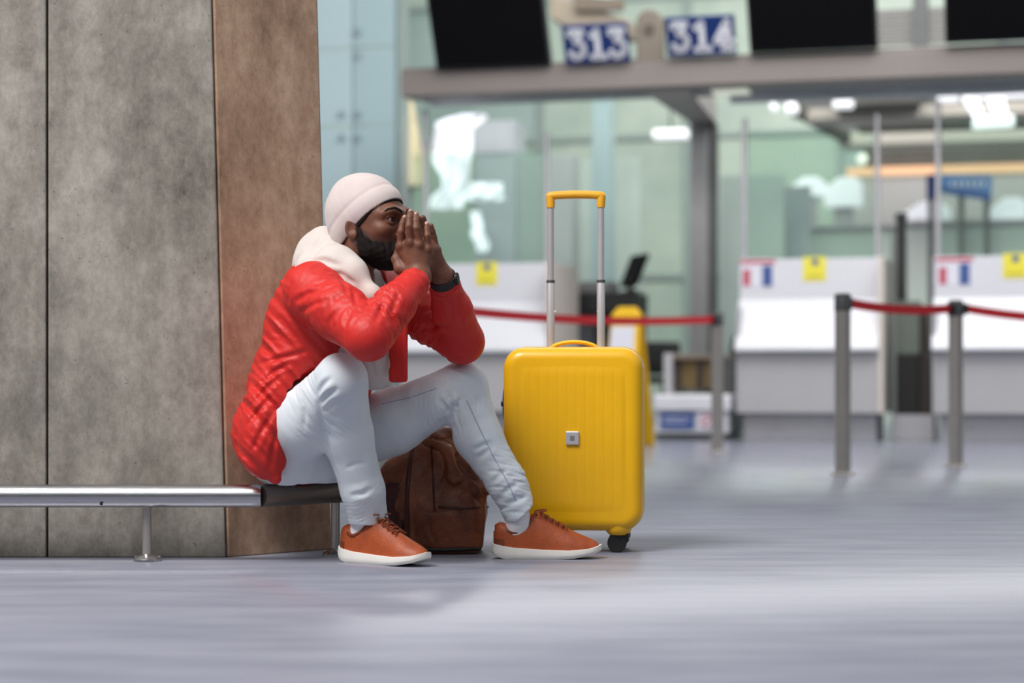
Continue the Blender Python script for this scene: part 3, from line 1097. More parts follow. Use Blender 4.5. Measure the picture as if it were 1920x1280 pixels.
MB().box((-.02, .03, 0), (.02, .3, zs[-1])).build('glass_fin', glass_mat('fin_glass', (165, 194, 196), .6, .1), gw, smooth=False)
MB().box((uR - .03, .0, 0), (uR + .03, .2, zs[-1])).build('edge_post', mat('post_green_grey', (150, 164, 158), .5, vary=.05), gw, smooth=False)

# teal vertical glass fin behind the 313 sign
fu = row_u(1126, 4.0)
tf = thing('glass_fin', 'slim teal glass fin standing behind the 313 sign', 'glass fin', row(fu, 4.0), -ROW_A)
MB().box((-.09, 0, 0), (.09, .3, 4.6)).build('fin', mat('teal_fin', (165, 190, 190), .25, vary=.06, scale=1), tf, smooth=False, bevel=.01)
MB().box((-.12, -.02, 0), (.12, .32, .06)).build('shoe', M_DKMETAL, tf, smooth=False)

# pale gold cone
cu = row_u(768, 2.2)
zc0, zc1 = row_z(768, 350, 2.2), row_z(768, 178, 2.2)
gcn = thing('cone_tree', 'slim pale gold cone tree behind the hands', 'cone', row(cu, 2.2), -ROW_A)
M_GOLD = mat('pale_gold', (228, 214, 176), .5, .1, vary=.1, scale=12)
prof = [(0, zc0)]
N = 9
for k in range(N):
    a = k / N
    r = .155 * (1 - a) + .02
    z = zc0 + (zc1 - zc0) * a
    prof += [(r, z), (r * .93, z + (zc1 - zc0) / N * .96)]
prof += [(.012, zc1), (0, zc1)]
MB().lathe(prof, n=28).build('cone', M_GOLD, gcn)
MB().tube([(0, 0, 0), (0, 0, zc0)], .035, 12).build('stem', M_MULLION, gcn)
MB().lathe([(0, 0), (.16, 0), (.16, .03), (0, .04)], n=24).build('stand', M_MULLION, gcn)

# skylight reflections in the glass, built as self-glowing white forms
M_WHITE_GLOW = mat('white_glow', (244, 245, 250), .35, vary=.02, scale=4, emit=(246, 248, 255), emit_strength=0.42)


def reflection_form(name, outline, v, label, thick=.03, wob=.05):
    """glowing form for a bright reflection: outline given as rows (py, px_left, px_right), folded in depth"""
    us = row_u((outline[0][1] + outline[0][2]) / 2, v)
    t = thing(name, label, 'light', row(us, v, 0), -ROW_A, 'white reflections in the glass, built as glowing forms')
    rows = []
    ys = np.linspace(outline[0][0], outline[-1][0], 24)
    oy = [o[0] for o in outline]
    for y in ys:
        l = np.interp(y, oy, [o[1] for o in outline])
        r = np.interp(y, oy, [o[2] for o in outline])
        rows.append((y, l, r))
    nx = 14
    F, B = [], []
    for j, (y, l, r) in enumerate(rows):
        for i in range(nx):
            px = l + (r - l) * i / (nx - 1)
            d = wob * (math.sin(i * 1.1 + j * .35) + .6 * math.sin(i * .5 - j * .6))
            p = (row_u(px, v) - us, d, row_z(px, y, v))
            F.append(p)
            B.append((p[0], p[1] + thick, p[2]))
    nF = len(F)
    nr = len(rows)
    fs = []
    for j in range(nr - 1):
        for i in range(nx - 1):
            a = j * nx + i
            fs.append((a, a + 1, a + nx + 1, a + nx))
            fs.append((nF + a, nF + a + nx, nF + a + nx + 1, nF + a + 1))
    loop = [i for i in range(nx)] + [j * nx + nx - 1 for j in range(1, nr)] + [(nr - 1) * nx + i for i in range(nx - 2, -1, -1)] + [j * nx for j in range(nr - 2, 0, -1)]
    for a, b in zip(loop, loop[1:] + loop[:1]):
        fs.append((a, nF + a, nF + b, b))
    MB().add(F + B, fs).build('cloth', M_WHITE_GLOW, t)  # surface stands for a reflection, its brightness set in the material
    top = max(p[2] for p in F)
    MB().tube([(F[0][0], .05, top), (F[0][0], .05, 4.4)], .006, 6).build('cord', M_MULLION, t)
    return t


reflection_form('glass_reflection', [(214, 870, 910), (226, 818, 906), (240, 815, 888), (270, 806, 888), (300, 812, 884), (330, 830, 880), (352, 828, 872), (366, 806, 868), (392, 802, 868)], 2.0,
      'large crumpled white reflection above the left desk, built as a glowing form')
reflection_form('glass_reflection', [(342, 872, 940), (356, 870, 944), (376, 872, 940)], 2.3, 'small horizontal white reflection, built glowing, right of the large crumpled one')
reflection_form('glass_reflection', [(396, 882, 898), (420, 884, 904), (450, 888, 912), (472, 892, 914)], 2.4, 'narrow white reflection, built as a glowing strip, lowest above the left desk')

# grey ventilation box behind
bx = row_u(955, 3.0)
vb = thing('service_cabinet', 'grey service cabinet behind the glass beside the glowing white forms', 'cabinet', row(bx, 3.0), -ROW_A)
MB().box((row_u(890, 3.0) - bx, 0, 0), (row_u(965, 3.0) - bx, .4, row_z(950, 226, 3.0))).build('body', mat('cabinet_blue_grey', (182, 188, 192), .5, vary=.06, scale=1), vb, smooth=False, bevel=.01)
MB().box((row_u(965, 3.0) - bx, .05, 0), (row_u(1070, 3.0) - bx, .4, row_z(1000, 290, 3.0))).build('low_body', mat('cabinet_green_grey', (170, 182, 177), .5, vary=.08, scale=1), vb, smooth=False, bevel=.01)
MB().box((row_u(892, 3.0) - bx, -.01, row_z(950, 285, 3.0)), (row_u(963, 3.0) - bx, .0, row_z(950, 240, 3.0))).build('door', mat('cabinet_door', (188, 194, 198), .5, vary=.05), vb, smooth=False)

# green glass divider behind the middle desk
for px0, px1, py, v, lb, rgb in ((1350, 1470, 330, 3.5, 'grey green glass divider behind the gantry column', (170, 184, 178)),
                                 (1060, 1200, 300, 5.5, 'sea green glass divider far behind the suitcase handle', (184, 200, 190)),
                                 (1455, 1520, 350, 4.2, 'slate grey partition behind the middle desk', (160, 168, 170))):
    uu = row_u((px0 + px1) / 2, v)
    d = thing('divider', lb, 'partition', row(uu, v), -ROW_A)
    w = (row_u(px1, v) - row_u(px0, v)) / 2
    MB().box((-w, 0, .05), (w, .05, row_z(px0, py, v))).build('panel', mat('divider_%d' % px0, rgb, .25, vary=.08, scale=1), d, smooth=False)
    MB().box((-w, -.02, 0), (w, .07, .05)).build('rail', M_MULLION, d, smooth=False)

# pale back counters on the right
v = 5.0
for px0, px1, py0, lb, m in ((1400, 1670, 425, 'long pale green back counter behind the middle desk', mat('pale_green_panel', (198, 210, 202), .4, vary=.05, scale=.8)),
                             (1700, 2040, 415, 'long pale green back counter behind the right desk', mat('pale_green_panel2', (202, 212, 205), .4, vary=.05, scale=.8))):
    uu = row_u((px0 + px1) / 2, v)
    w = (row_u(px1, v) - row_u(px0, v)) / 2
    d = thing('back_counter', lb, 'counter', row(uu, v), -ROW_A, 'back counters')
    zt_ = row_z(px0, py0, v)
    MB().box((-w, 0, 0), (w, .5, zt_ - .05)).build('body', m, d, smooth=False)
    MB().box((-w - .02, -.04, zt_ - .05), (w + .02, .54, zt_)).build('top', M_GREY, d, smooth=False, bevel=.01)
# white things on the back counter
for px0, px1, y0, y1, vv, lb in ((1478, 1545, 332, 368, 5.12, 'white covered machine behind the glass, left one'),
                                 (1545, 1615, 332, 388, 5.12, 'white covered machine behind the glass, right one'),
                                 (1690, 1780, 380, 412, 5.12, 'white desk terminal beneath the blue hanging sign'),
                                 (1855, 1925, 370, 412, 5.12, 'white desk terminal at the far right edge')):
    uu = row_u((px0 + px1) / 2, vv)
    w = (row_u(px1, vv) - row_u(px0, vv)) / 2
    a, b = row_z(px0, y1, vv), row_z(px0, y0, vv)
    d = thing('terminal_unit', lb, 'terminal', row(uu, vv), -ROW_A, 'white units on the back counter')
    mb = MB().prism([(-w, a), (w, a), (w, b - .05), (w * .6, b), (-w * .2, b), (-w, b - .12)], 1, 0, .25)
    mb.build('housing', M_WHITE_GLOW, d, smooth=False, bevel=.02)  # housing glows though it is no lamp; brightness is in the material
    zc_ = row_z(1400, 425, 5.0) if px0 < 1650 else row_z(1700, 415, 5.0)
    MB().box((-w * .5, .08, zc_), (w * .5, .2, max(a, zc_ + .01))).build('stand', M_GREY, d, smooth=False)

# back wall band with warm cove light on the right
v = 7.5
bu0, bu1 = row_u(1588, v), row_u(2060, v)
cv = thing('cove_wall', 'grey wall band with a warm glowing cove strip at the far right', 'wall band', row(bu0, v), -ROW_A)
MB().box((0, 0, 0), (bu1 - bu0, .3, row_z(1700, 330, v))).build('band', mat('band_grey', (176, 174, 172), .6, vary=.05, scale=.8), cv, smooth=False)
MB().box((0, -.06, row_z(1700, 328, v)), (bu1 - bu0, .0, row_z(1700, 313, v))).build('cove_strip', mat('cove_glow', (200, 150, 110), .4, emit=(255, 200, 155), emit_strength=.6), cv, smooth=False)
MB().box((.2, .02, row_z(1700, 312, v)), (bu1 - bu0, .3, row_z(1700, 280, v))).build('dark_band', mat('band_dark', (84, 80, 74), .7, vary=.15, scale=2), cv, smooth=False)  # dark coloured band above the cove strip
MB().ball((row_u(1618, v) - bu0, -.1, row_z(1618, 300, v)), .06, 14, 10).build('globe_lamp', mat('globe_glow', (250, 248, 235), .4, emit=(250, 248, 235), emit_strength=.8), cv)

# blue hanging information sign
v = 4.6
su = row_u(1800, v)
bsg = thing('information_sign', 'blue information sign on thin legs above the right desk', 'sign', row(su, v), -ROW_A)
u_ = lambda px: row_u(px, v) - su
MB().box((u_(1737), .02, row_z(1745, 372, v)), (u_(1756), .1, row_z(1745, 326, v))).build('blue_block', M_BLUE, bsg, smooth=False, bevel=.01)
q = [(u_(1764), row_z(1764, 362, v)), (u_(1858), row_z(1858, 376, v)), (u_(1860), row_z(1860, 330, v)), (u_(1764), row_z(1764, 326, v))]
MB().prism(q, 1, 0, .06).build('board', mat('sign_light_blue', (92, 140, 210), .4, vary=.1, scale=3), bsg, smooth=False, bevel=.006)
q = [(u_(1764), row_z(1764, 362, v)), (u_(1858), row_z(1858, 376, v)), (u_(1858), row_z(1858, 362, v)), (u_(1764), row_z(1764, 349, v))]
MB().prism(q, 1, -.006, 0).build('lower_stripe', mat('stripe_blue', (28, 84, 160), .45, vary=.06), bsg, smooth=False)
for k in range(6):
    x0 = u_(1782 + k * 12)
    MB().box((x0, -.006, row_z(1800, 350 , v)), (x0 + .03, 0, row_z(1800, 339, v))).build('letter_block', M_LETTER, bsg, smooth=False)
for px in (1745, 1802, 1850):
    MB().box((u_(px) - .03, .03, 0), (u_(px) + .03, .08, row_z(px, 366, v))).build('leg', M_DKMETAL, bsg, smooth=False)

# ceiling beams over the rear area on the right
M_CB = mat('ceiling_beige', (196, 190, 178), .6, vary=.04, scale=1)
M_CB2 = mat('ceiling_dark', (92, 90, 84), .7, vary=.1, scale=1)
for px0, px1, y0, y1, v, m, lb in ((1505, 2050, 204, 226, 3.4, M_CB, 'front beige ceiling beam under the gantry at the right'),
                                   (1570, 2050, 248, 274, 5.2, M_CB, 'rear beige ceiling beam above the cove strip'),
                                   (1600, 2050, 226, 240, 4.4, M_CB2, 'dark ceiling beam between the two beige ones'),
                                   (1560, 1720, 184, 200, 3.0, M_CB2, 'short dark ceiling beam just behind the gantry')):
    uu = row_u((px0 + px1) / 2, v)
    w = (row_u(px1, v) - row_u(px0, v)) / 2
    d = thing('ceiling_beam', lb, 'beam', row(uu, v), -ROW_A, 'ceiling beams at the right')
    MB().box((-w, 0, row_z(px0, y1, v)), (w, .5, row_z(px0, y0, v))).build('beam', m, d, smooth=False, bevel=.01)
    MB().box((-w, .1, row_z(px0, y0, v)), (w, .2, row_z(px0, y0, v) + .12)).build('hanger_rail', M_DKMETAL, d, smooth=False)
v = 3.3
uu = row_u(1545, v)
d = thing('ceiling_brace', 'dark slanted brace at the end of the beige ceiling beams', 'brace', row(uu, v), -ROW_A)
a = (row_u(1497, v) - uu, 0, row_z(1497, 208, v))
b = (row_u(1592, 5.4) - uu, 2.1, row_z(1592, 262, 5.4))
MB().tube([a, b], .07, 8).build('bar', M_CB2, d)
MB().box((a[0] - .06, -.08, a[2] - .06), (a[0] + .06, .08, a[2] + .1)).build('joint', M_CB2, d, smooth=False)

# bright lamps
M_LAMP_REFL = mat('lamp_and_reflection_glow', (250, 250, 255), .4, emit=(250, 252, 255), emit_strength=.75)
for px0, px1, y0, y1, v, lb in ((1445, 1457, 194, 208, 3.0, 'small white lamp left of the lamp pair behind the gantry'),
                                (1473, 1496, 194, 214, 3.0, 'round white lamp right of the lamp pair behind the gantry'),
                                (1562, 1600, 187, 204, 2.9, 'flat white lamp behind the gantry near the middle display'),
                                (1757, 1797, 174, 192, 2.6, 'flat white lamp left of the tall glowing frame'),
                                (1225, 1290, 244, 262, 5.0, 'long white lamp left of the gantry column')):
    uu = row_u((px0 + px1) / 2, v)
    w = (row_u(px1, v) - row_u(px0, v)) / 2
    za, zb_ = row_z(px0, y1, v), row_z(px0, y0, v)
    d = thing('ceiling_lamp', lb, 'lamp', row(uu, v, za), -ROW_A, 'small white ceiling lamps')
    rounded_box(2 * w, .2, zb_ - za, min(w, (zb_ - za) / 2) * .6, n=2, center=(0, 0, (zb_ - za) / 2), ry=.05).build('diffuser', M_LAMP_REFL, d)
    MB().tube([(0, 0, zb_ - za), (0, 0, zb_ - za + .25)], .012, 8).build('stem', M_DKMETAL, d)
v = 2.8  # bright reflection in the glass, shaped as a glowing frame
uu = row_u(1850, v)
d = thing('frame_reflection', 'large white reflection near the right top corner, built as a glowing frame', 'lamp', row(uu, v), -ROW_A)
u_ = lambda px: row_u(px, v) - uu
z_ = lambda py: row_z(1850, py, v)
MB().prism([(u_(1822), z_(240)), (u_(1902), z_(238)), (u_(1902), z_(216)), (u_(1824), z_(217))], 1, 0, .12).build('lower_bar', M_LAMP_REFL, d, smooth=False, bevel=.02)
MB().prism([(u_(1800), z_(178)), (u_(1832), z_(178)), (u_(1846), z_(217)), (u_(1824), z_(217))], 1, .02, .1).build('left_arm', M_LAMP_REFL, d, smooth=False, bevel=.02)
MB().prism([(u_(1848), z_(180)), (u_(1882), z_(180)), (u_(1890), z_(217)), (u_(1862), z_(217))], 1, .02, .1).build('right_arm', M_LAMP_REFL, d, smooth=False, bevel=.02)
MB().prism([(u_(1820), z_(182)), (u_(1935), z_(184)), (u_(1935), z_(168)), (u_(1820), z_(166))], 1, .0, .1).build('upper_bar', M_LAMP_REFL, d, smooth=False, bevel=.02)
for px in (1835, 1890):
    MB().tube([(u_(px), .05, z_(170)), (u_(px), .05, z_(150))], .01, 6).build('cable', M_DKMETAL, d)

# beige duct seen above the gantry between the signs
v = 3.0
uu = row_u(1130, v)
d = thing('ceiling_duct', 'beige angled duct above the 313 sign', 'duct', row(uu, v), -ROW_A)
u_ = lambda px: row_u(px, v) - uu
z_ = lambda py: row_z(1130, py, v)
MB().prism([(u_(1030), z_(30)), (u_(1105), z_(70)), (u_(1180), z_(70)), (u_(1180), z_(40)), (u_(1110), z_(10)), (u_(1030), z_(-20))], 1, 0, .4).build('duct', mat('duct_beige', (146, 134, 118), .6, vary=.06), d, smooth=False, bevel=.02)
MB().prism([(u_(1080), z_(20)), (u_(1170), z_(24)), (u_(1172), z_(2)), (u_(1080), z_(-10))], 1, -.06, 0).build('collar', mat('duct_brown', (110, 98, 86), .6, vary=.08), d, smooth=False, bevel=.01)
v = 2.6
uu = row_u(1700, v)
d = thing('rear_panel', 'grey slatted panel between the two right displays', 'panel', row(uu, v), -ROW_A)
u_ = lambda px: row_u(px, v) - uu
for k in range(5):
    MB().box((u_(1630), .0, row_z(1700, 84 - k * 14, v)), (u_(1775), .05, row_z(1700, 84 - k * 14 - 11, v))).build('slat', mat('slat_grey', (124, 120, 118), .5, vary=.05), d, smooth=False)
MB().box((u_(1712), -.06, row_z(1720, 95, v)), (u_(1742), .0, row_z(1720, -60, v))).build('upright', M_DKMETAL, d, smooth=False)

# ------------------------------------------------------------------ implicit surfaces for soft bodies
class Grid:
    def __init__(self, lo, hi, h):
        self.lo = np.array(lo, np.float32)
        self.h = h
        self.n = np.ceil((np.array(hi) - self.lo) / h).astype(int) + 1
        self.ax = [(self.lo[i] + h * np.arange(self.n[i])).astype(np.float32) for i in range(3)]
        self.d = np.full(tuple(self.n), 1.0, np.float32)

    def sl(self, lo, hi):
        a = np.clip(np.floor((np.array(lo) - self.lo) / self.h).astype(int), 0, self.n)
        b = np.clip(np.ceil((np.array(hi) - self.lo) / self.h).astype(int) + 1, 0, self.n)
        s = tuple(slice(a[i], b[i]) for i in range(3))
        X = self.ax[0][s[0]][:, None, None]
        Y = self.ax[1][s[1]][None, :, None]
        Z = self.ax[2][s[2]][None, None, :]
        return s, X, Y, Z

    def apply(self, fn, lo, hi, k, op):
        m = k + 3 * self.h
        s, X, Y, Z = self.sl(np.array(lo) - m, np.array(hi) + m)
        if min(q.stop - q.start for q in s) <= 0:
            return
        b = fn(X, Y, Z).astype(np.float32)
        a = self.d[s]
        if op == 'sub':
            b = -b
            if k > 0:
                h = np.clip(.5 + .5 * (b - a) / k, 0, 1)
                self.d[s] = b * h + a * (1 - h) + k * h * (1 - h)
            else:
                self.d[s] = np.maximum(a, b)
        else:
            if k > 0:
                h = np.clip(.5 + .5 * (b - a) / k, 0, 1)
                self.d[s] = b * (1 - h) + a * h - k * h * (1 - h)
            else:
                self.d[s] = np.minimum(a, b)

    def cone(self, a, b, ra, rb, k=.01, op='add', flat=None):
        """round cone from a to b; flat=(axis, factor) squashes distances along a unit axis"""
        a, b = np.array(a, np.float32), np.array(b, np.float32)
        ba = b - a
        L = max(float(ba @ ba), 1e-12)
        def fn(X, Y, Z):
            px, py, pz = X - a[0], Y - a[1], Z - a[2]
            t = np.clip((px * ba[0] + py * ba[1] + pz * ba[2]) / L, 0, 1)
            dx, dy, dz = px - ba[0] * t, py - ba[1] * t, pz - ba[2] * t
            q = dx * dx + dy * dy + dz * dz
            if flat is not None:
                ax, f = flat
                w = dx * ax[0] + dy * ax[1] + dz * ax[2]
                q = q + (f * f - 1) * w * w
            return np.sqrt(q) - (ra + (rb - ra) * t)
        r = max(ra, rb) * 1.3
        self.apply(fn, np.minimum(a, b) - r, np.maximum(a, b) + r, k, op)

    def chain(self, pts, rs, k=.01, op='add', flat=None):
        if not hasattr(rs, '__len__'):
            rs = [rs] * len(pts)
        for i in range(len(pts) - 1):
            self.cone(pts[i], pts[i + 1], rs[i], rs[i + 1], k, op, flat)

    def ell(self, c, r, R=None, k=.01, op='add'):
        c = np.array(c, np.float32)
        r = np.array(r, np.float32)
        R = np.eye(3, dtype=np.float32) if R is None else np.array(R, np.float32)   # rows are axes
        def fn(X, Y, Z):
            px, py, pz = X - c[0], Y - c[1], Z - c[2]
            k0 = k1 = 0
            for i in range(3):
                q = px * R[i, 0] + py * R[i, 1] + pz * R[i, 2]
                k0 = k0 + (q / r[i]) ** 2
                k1 = k1 + (q / r[i] ** 2) ** 2
            k0, k1 = np.sqrt(k0), np.sqrt(k1) + 1e-9
            return k0 * (k0 - 1) / k1
        m = float(r.max())
        self.apply(fn, c - m, c + m, k, op)

    def box(self, c, hs, R=None, rad=.0, k=.0, op='add'):
        c = np.array(c, np.float32)
        R = np.eye(3, dtype=np.float32) if R is None else np.array(R, np.float32)
        def fn(X, Y, Z):
            px, py, pz = X - c[0], Y - c[1], Z - c[2]
            out = 0
            ins = -1e9
            for i in range(3):
                q = np.abs(px * R[i, 0] + py * R[i, 1] + pz * R[i, 2]) - (hs[i] - rad)
                out = out + np.maximum(q, 0) ** 2
                ins = np.maximum(ins, q)
            return np.sqrt(out) + np.minimum(ins, 0) - rad
        m = float(np.linalg.norm(hs))
        self.apply(fn, c - m, c + m, k, op)

    def disp(self, fn, lo=None, hi=None):
        lo = self.lo if lo is None else lo
        hi = self.lo + self.h * self.n if hi is None else hi
        s, X, Y, Z = self.sl(lo, hi)
        self.d[s] += fn(X, Y, Z).astype(np.float32)

    def cut(self, fn):
        """keep where fn < 0"""
        s, X, Y, Z = self.sl(self.lo, self.lo + self.h * self.n)
        self.d = np.maximum(self.d, fn(X, Y, Z).astype(np.float32))

    def mesh(self, offset=(0, 0, 0), smooth=1):
        d = self.d
        d[0], d[-1], d[:, 0], d[:, -1], d[:, :, 0], d[:, :, -1] = (1,) * 6
        s = d < 0
        c = np.zeros(tuple(self.n - 1), np.uint8)
        for i in (0, 1):
            for j in (0, 1):
                for k in (0, 1):
                    c += s[i:s.shape[0] - 1 + i, j:s.shape[1] - 1 + j, k:s.shape[2] - 1 + k]
        act = np.argwhere((c > 0) & (c < 8))
        idx = np.full(c.shape, -1, np.int32)
        idx[act[:, 0], act[:, 1], act[:, 2]] = np.arange(len(act))
        pos = np.zeros((len(act), 3), np.float32)
        cnt = np.zeros(len(act), np.float32)
        corners = [(i, j, k) for i in (0, 1) for j in (0, 1) for k in (0, 1)]
        val = {q: d[act[:, 0] + q[0], act[:, 1] + q[1], act[:, 2] + q[2]] for q in corners}
        for a in corners:
            for ax in range(3):
                if a[ax] == 0:
                    b = list(a)
                    b[ax] = 1
                    b = tuple(b)
                    va, vb = val[a], val[b]
                    m = (va < 0) != (vb < 0)
                    t = np.where(m, va / np.where(m, va - vb, 1), 0)
                    p = np.repeat(np.array(a, np.float32)[None], len(act), 0)
                    p[:, ax] += t
                    pos[m] += p[m]
                    cnt[m] += 1
        pos = (act + pos / cnt[:, None]) * self.h + self.lo
        quads = []
        for ax in range(3):
            o1, o2 = (ax + 1) % 3, (ax + 2) % 3
            sa = [slice(None)] * 3
            sb = [slice(None)] * 3
            sa[ax] = slice(0, -1)
            sb[ax] = slice(1, None)
            A, B = s[tuple(sa)], s[tuple(sb)]
            e = np.argwhere(A != B)
            e = e[(e[:, o1] > 0) & (e[:, o2] > 0) & (e[:, o1] < self.n[o1] - 1) & (e[:, o2] < self.n[o2] - 1)]
            flip = A[e[:, 0], e[:, 1], e[:, 2]]
            def cell(q1, q2):
                f = e.copy()
                f[:, o1] -= q1
                f[:, o2] -= q2
                return idx[f[:, 0], f[:, 1], f[:, 2]]
            q = np.stack([cell(1, 1), cell(0, 1), cell(0, 0), cell(1, 0)], 1)
            q[~flip] = q[~flip][:, ::-1]
            quads.append(q)
        quads = np.concatenate(quads)
        for _ in range(smooth):        # light smoothing along quad edges
            acc = np.zeros_like(pos)
            n_ = np.zeros(len(pos), np.float32)
            for i in range(4):
                a, b = quads[:, i], quads[:, (i + 1) % 4]
                for q in range(3):
                    acc[:, q] += np.bincount(a, pos[b, q], len(pos)) + np.bincount(b, pos[a, q], len(pos))
                n_ += np.bincount(a, minlength=len(pos)) + np.bincount(b, minlength=len(pos))
            pos = pos * .5 + .5 * acc / np.maximum(n_, 1)[:, None]
        pos = pos - np.array(offset, np.float32)
        me = bpy.data.meshes.new('soft')
        me.vertices.add(len(pos))
        me.vertices.foreach_set('co', pos.astype(np.float32).ravel())
        me.loops.add(4 * len(quads))
        me.loops.foreach_set('vertex_index', quads.astype(np.int32).ravel())
        me.polygons.add(len(quads))
        me.polygons.foreach_set('loop_start', np.arange(0, 4 * len(quads), 4, dtype=np.int32))
        me.polygons.foreach_set('use_smooth', np.ones(len(quads), bool))
        me.update(calc_edges=True)
        me.validate()
        return me


def unit(v):
    v = np.array(v, float)
    return v / np.linalg.norm(v)


def wave_noise(seed, freq, n=5):
    """cheap smooth noise: sum of randomly directed sines, about -1..1"""
    r = np.random.RandomState(seed)
    dirs = r.normal(size=(n, 3))
    dirs /= np.linalg.norm(dirs, axis=1)[:, None]
    f = freq * (0.6 + .8 * r.rand(n))
    ph = r.rand(n) * 6.28
    def fn(X, Y, Z):
        out = 0
        for i in range(n):
            out = out + np.sin(2 * np.pi * f[i] * (X * dirs[i, 0] + Y * dirs[i, 1] + Z * dirs[i, 2]) + ph[i])
        return out / n * 1.4
    return fn


def fold_field(direction, freq, seed, warp=1.0, wfreq=5.0):
    """sharp creases running across `direction`"""
    dv = unit(direction)
    wn = wave_noise(seed, wfreq)
    gate = wave_noise(seed + 9, wfreq * .8)
    def fn(X, Y, Z):
        ph = (X * dv[0] + Y * dv[1] + Z * dv[2]) * freq + warp * wn(X, Y, Z)
        s = np.abs(np.sin(np.pi * ph))
        crease = (1 - s) ** 3
        return crease * np.clip(.55 + .7 * gate(X, Y, Z), 0, 1)
    return fn


def wrinkle(direction, freq, seed, spread=.33, n=6):
    """soft anisotropic wrinkles running across `direction`"""
    r = np.random.RandomState(seed)
    dv = unit(direction)
    dirs = dv[None] + spread * r.normal(size=(n, 3))
    f = freq * (.55 + 1.1 * r.rand(n))
    ph = r.rand(n) * 6.28
    g1 = wave_noise(seed + 50, 7)
    def fn(X, Y, Z):
        out = 0
        for i in range(n):
            out = out + np.sin(2 * np.pi * f[i] * (X * dirs[i, 0] + Y * dirs[i, 1] + Z * dirs[i, 2]) + ph[i])
        out = out / n * 1.6
        return (np.abs(out) * 1.3 - .5) * np.clip(.6 + .6 * g1(X, Y, Z), 0.1, 1.1)
    return fn


def near(c, r):
    """soft mask: 1 at c falling to 0 at radius r"""
    c = np.array(c)
    def fn(X, Y, Z):
        q = ((X - c[0]) ** 2 + (Y - c[1]) ** 2 + (Z - c[2]) ** 2) / (r * r)
        return np.clip(1 - q, 0, 1)
    return fn


def snap(grid, p, axis):
    """walk from p along axis until the surface is met"""
    p = np.array(p, float)
    a = unit(axis)
    for _ in range(900):
        i = np.round((p - grid.lo) / grid.h).astype(int)
        if not (np.any(i < 0) or np.any(i >= grid.n)) and grid.d[tuple(i)] < .0:
            return p - a * .0016
        p = p + a * .001
    return None


def lerp_pix(pts, n=26):
    t = np.linspace(0, len(pts) - 1, n)
    return [(np.interp(q, range(len(pts)), [p[0] for p in pts]), np.interp(q, range(len(pts)), [p[1] for p in pts])) for q in t]


def surf(grid, px, py, y0):
    return snap(grid, P(px, py, y0), unit(P(px, py, y0) - np.array([0, 0, CAM_H])))


def crease(grid, pix, r=.004, k=.012, y0=4.95, ridge=0.0):
    """carve one fold along a line drawn on the cloth, tapering at both ends"""
    n = 12
    pts = [surf(grid, a, b, y0) for a, b in lerp_pix(pix, n)]
    pts = [q for q in pts if q is not None]
    run = [pts[0]] if pts else []
    for q in pts[1:]:
        if np.linalg.norm(q - run[-1]) < .05:
            run.append(q)
    m = len(run)
    if m < 3:
        return
    run = np.array(run)
    lo, hi = run.min(0) - .035, run.max(0) + .035
    sl_, X, Y, Z = grid.sl(lo, hi)
    best = np.full(np.broadcast(X, Y, Z).shape, 1.0, np.float32)
    tap = np.zeros_like(best)
    for i in range(m - 1):
        q0, q1 = run[i], run[i + 1]
        ba = q1 - q0
        L = max(float(ba @ ba), 1e-10)
        t = np.clip(((X - q0[0]) * ba[0] + (Y - q0[1]) * ba[1] + (Z - q0[2]) * ba[2]) / L, 0, 1)
        dd = np.sqrt((X - q0[0] - ba[0] * t) ** 2 + (Y - q0[1] - ba[1] * t) ** 2 + (Z - q0[2] - ba[2] * t) ** 2)
        nearer = dd < best
        best = np.where(nearer, dd, best)
        tap = np.where(nearer, np.sin(np.pi * np.clip((i + t) / (m - 1), 0, 1)), tap)
    w = .0058
    f = r * 1.15 * np.exp(-(best / w) ** 2) - (ridge * .5) * np.exp(-((best - .014) / .009) ** 2)
    grid.d[sl_] += (tap * f).astype(np.float32)


# ------------------------------------------------------------------ person: joints
PELV = np.array([-.600, 5.500, .325])
NECK = np.array([-.448, 5.352, .790])
R_AX = np.array([-.7071, -.7071, 0])             # towards the person's right hand side
S_AX = unit(NECK - PELV)
F_AX = unit(np.cross(S_AX, R_AX))
if F_AX[0] < 0:
    F_AX = -F_AX
TOR = np.stack([R_AX, F_AX, S_AX])
HIP_R, HIP_L = np.array([-.650, 5.425, .300]), np.array([-.530, 5.560, .300])
KNEE_R, KNEE_L = P(640, 712, 5.19), P(868, 724, 5.50)
ANK_R, ANK_L = P(693, 985, 5.375), P(982, 975, 5.475)
SH_R, SH_L = P(590, 548, 5.20), P(742, 552, 5.50)
EL_R, EL_L = P(690, 628, 5.00), P(866, 640, 5.44)
WR_R, WR_L = P(786, 520, 5.155), P(829, 519, 5.27)

person = thing('person', 'seated person in red jacket, white beanie and pale jeans with hands pressed over the nose', 'person', (PELV[0], PELV[1], 0))
PO = (PELV[0], PELV[1], 0)

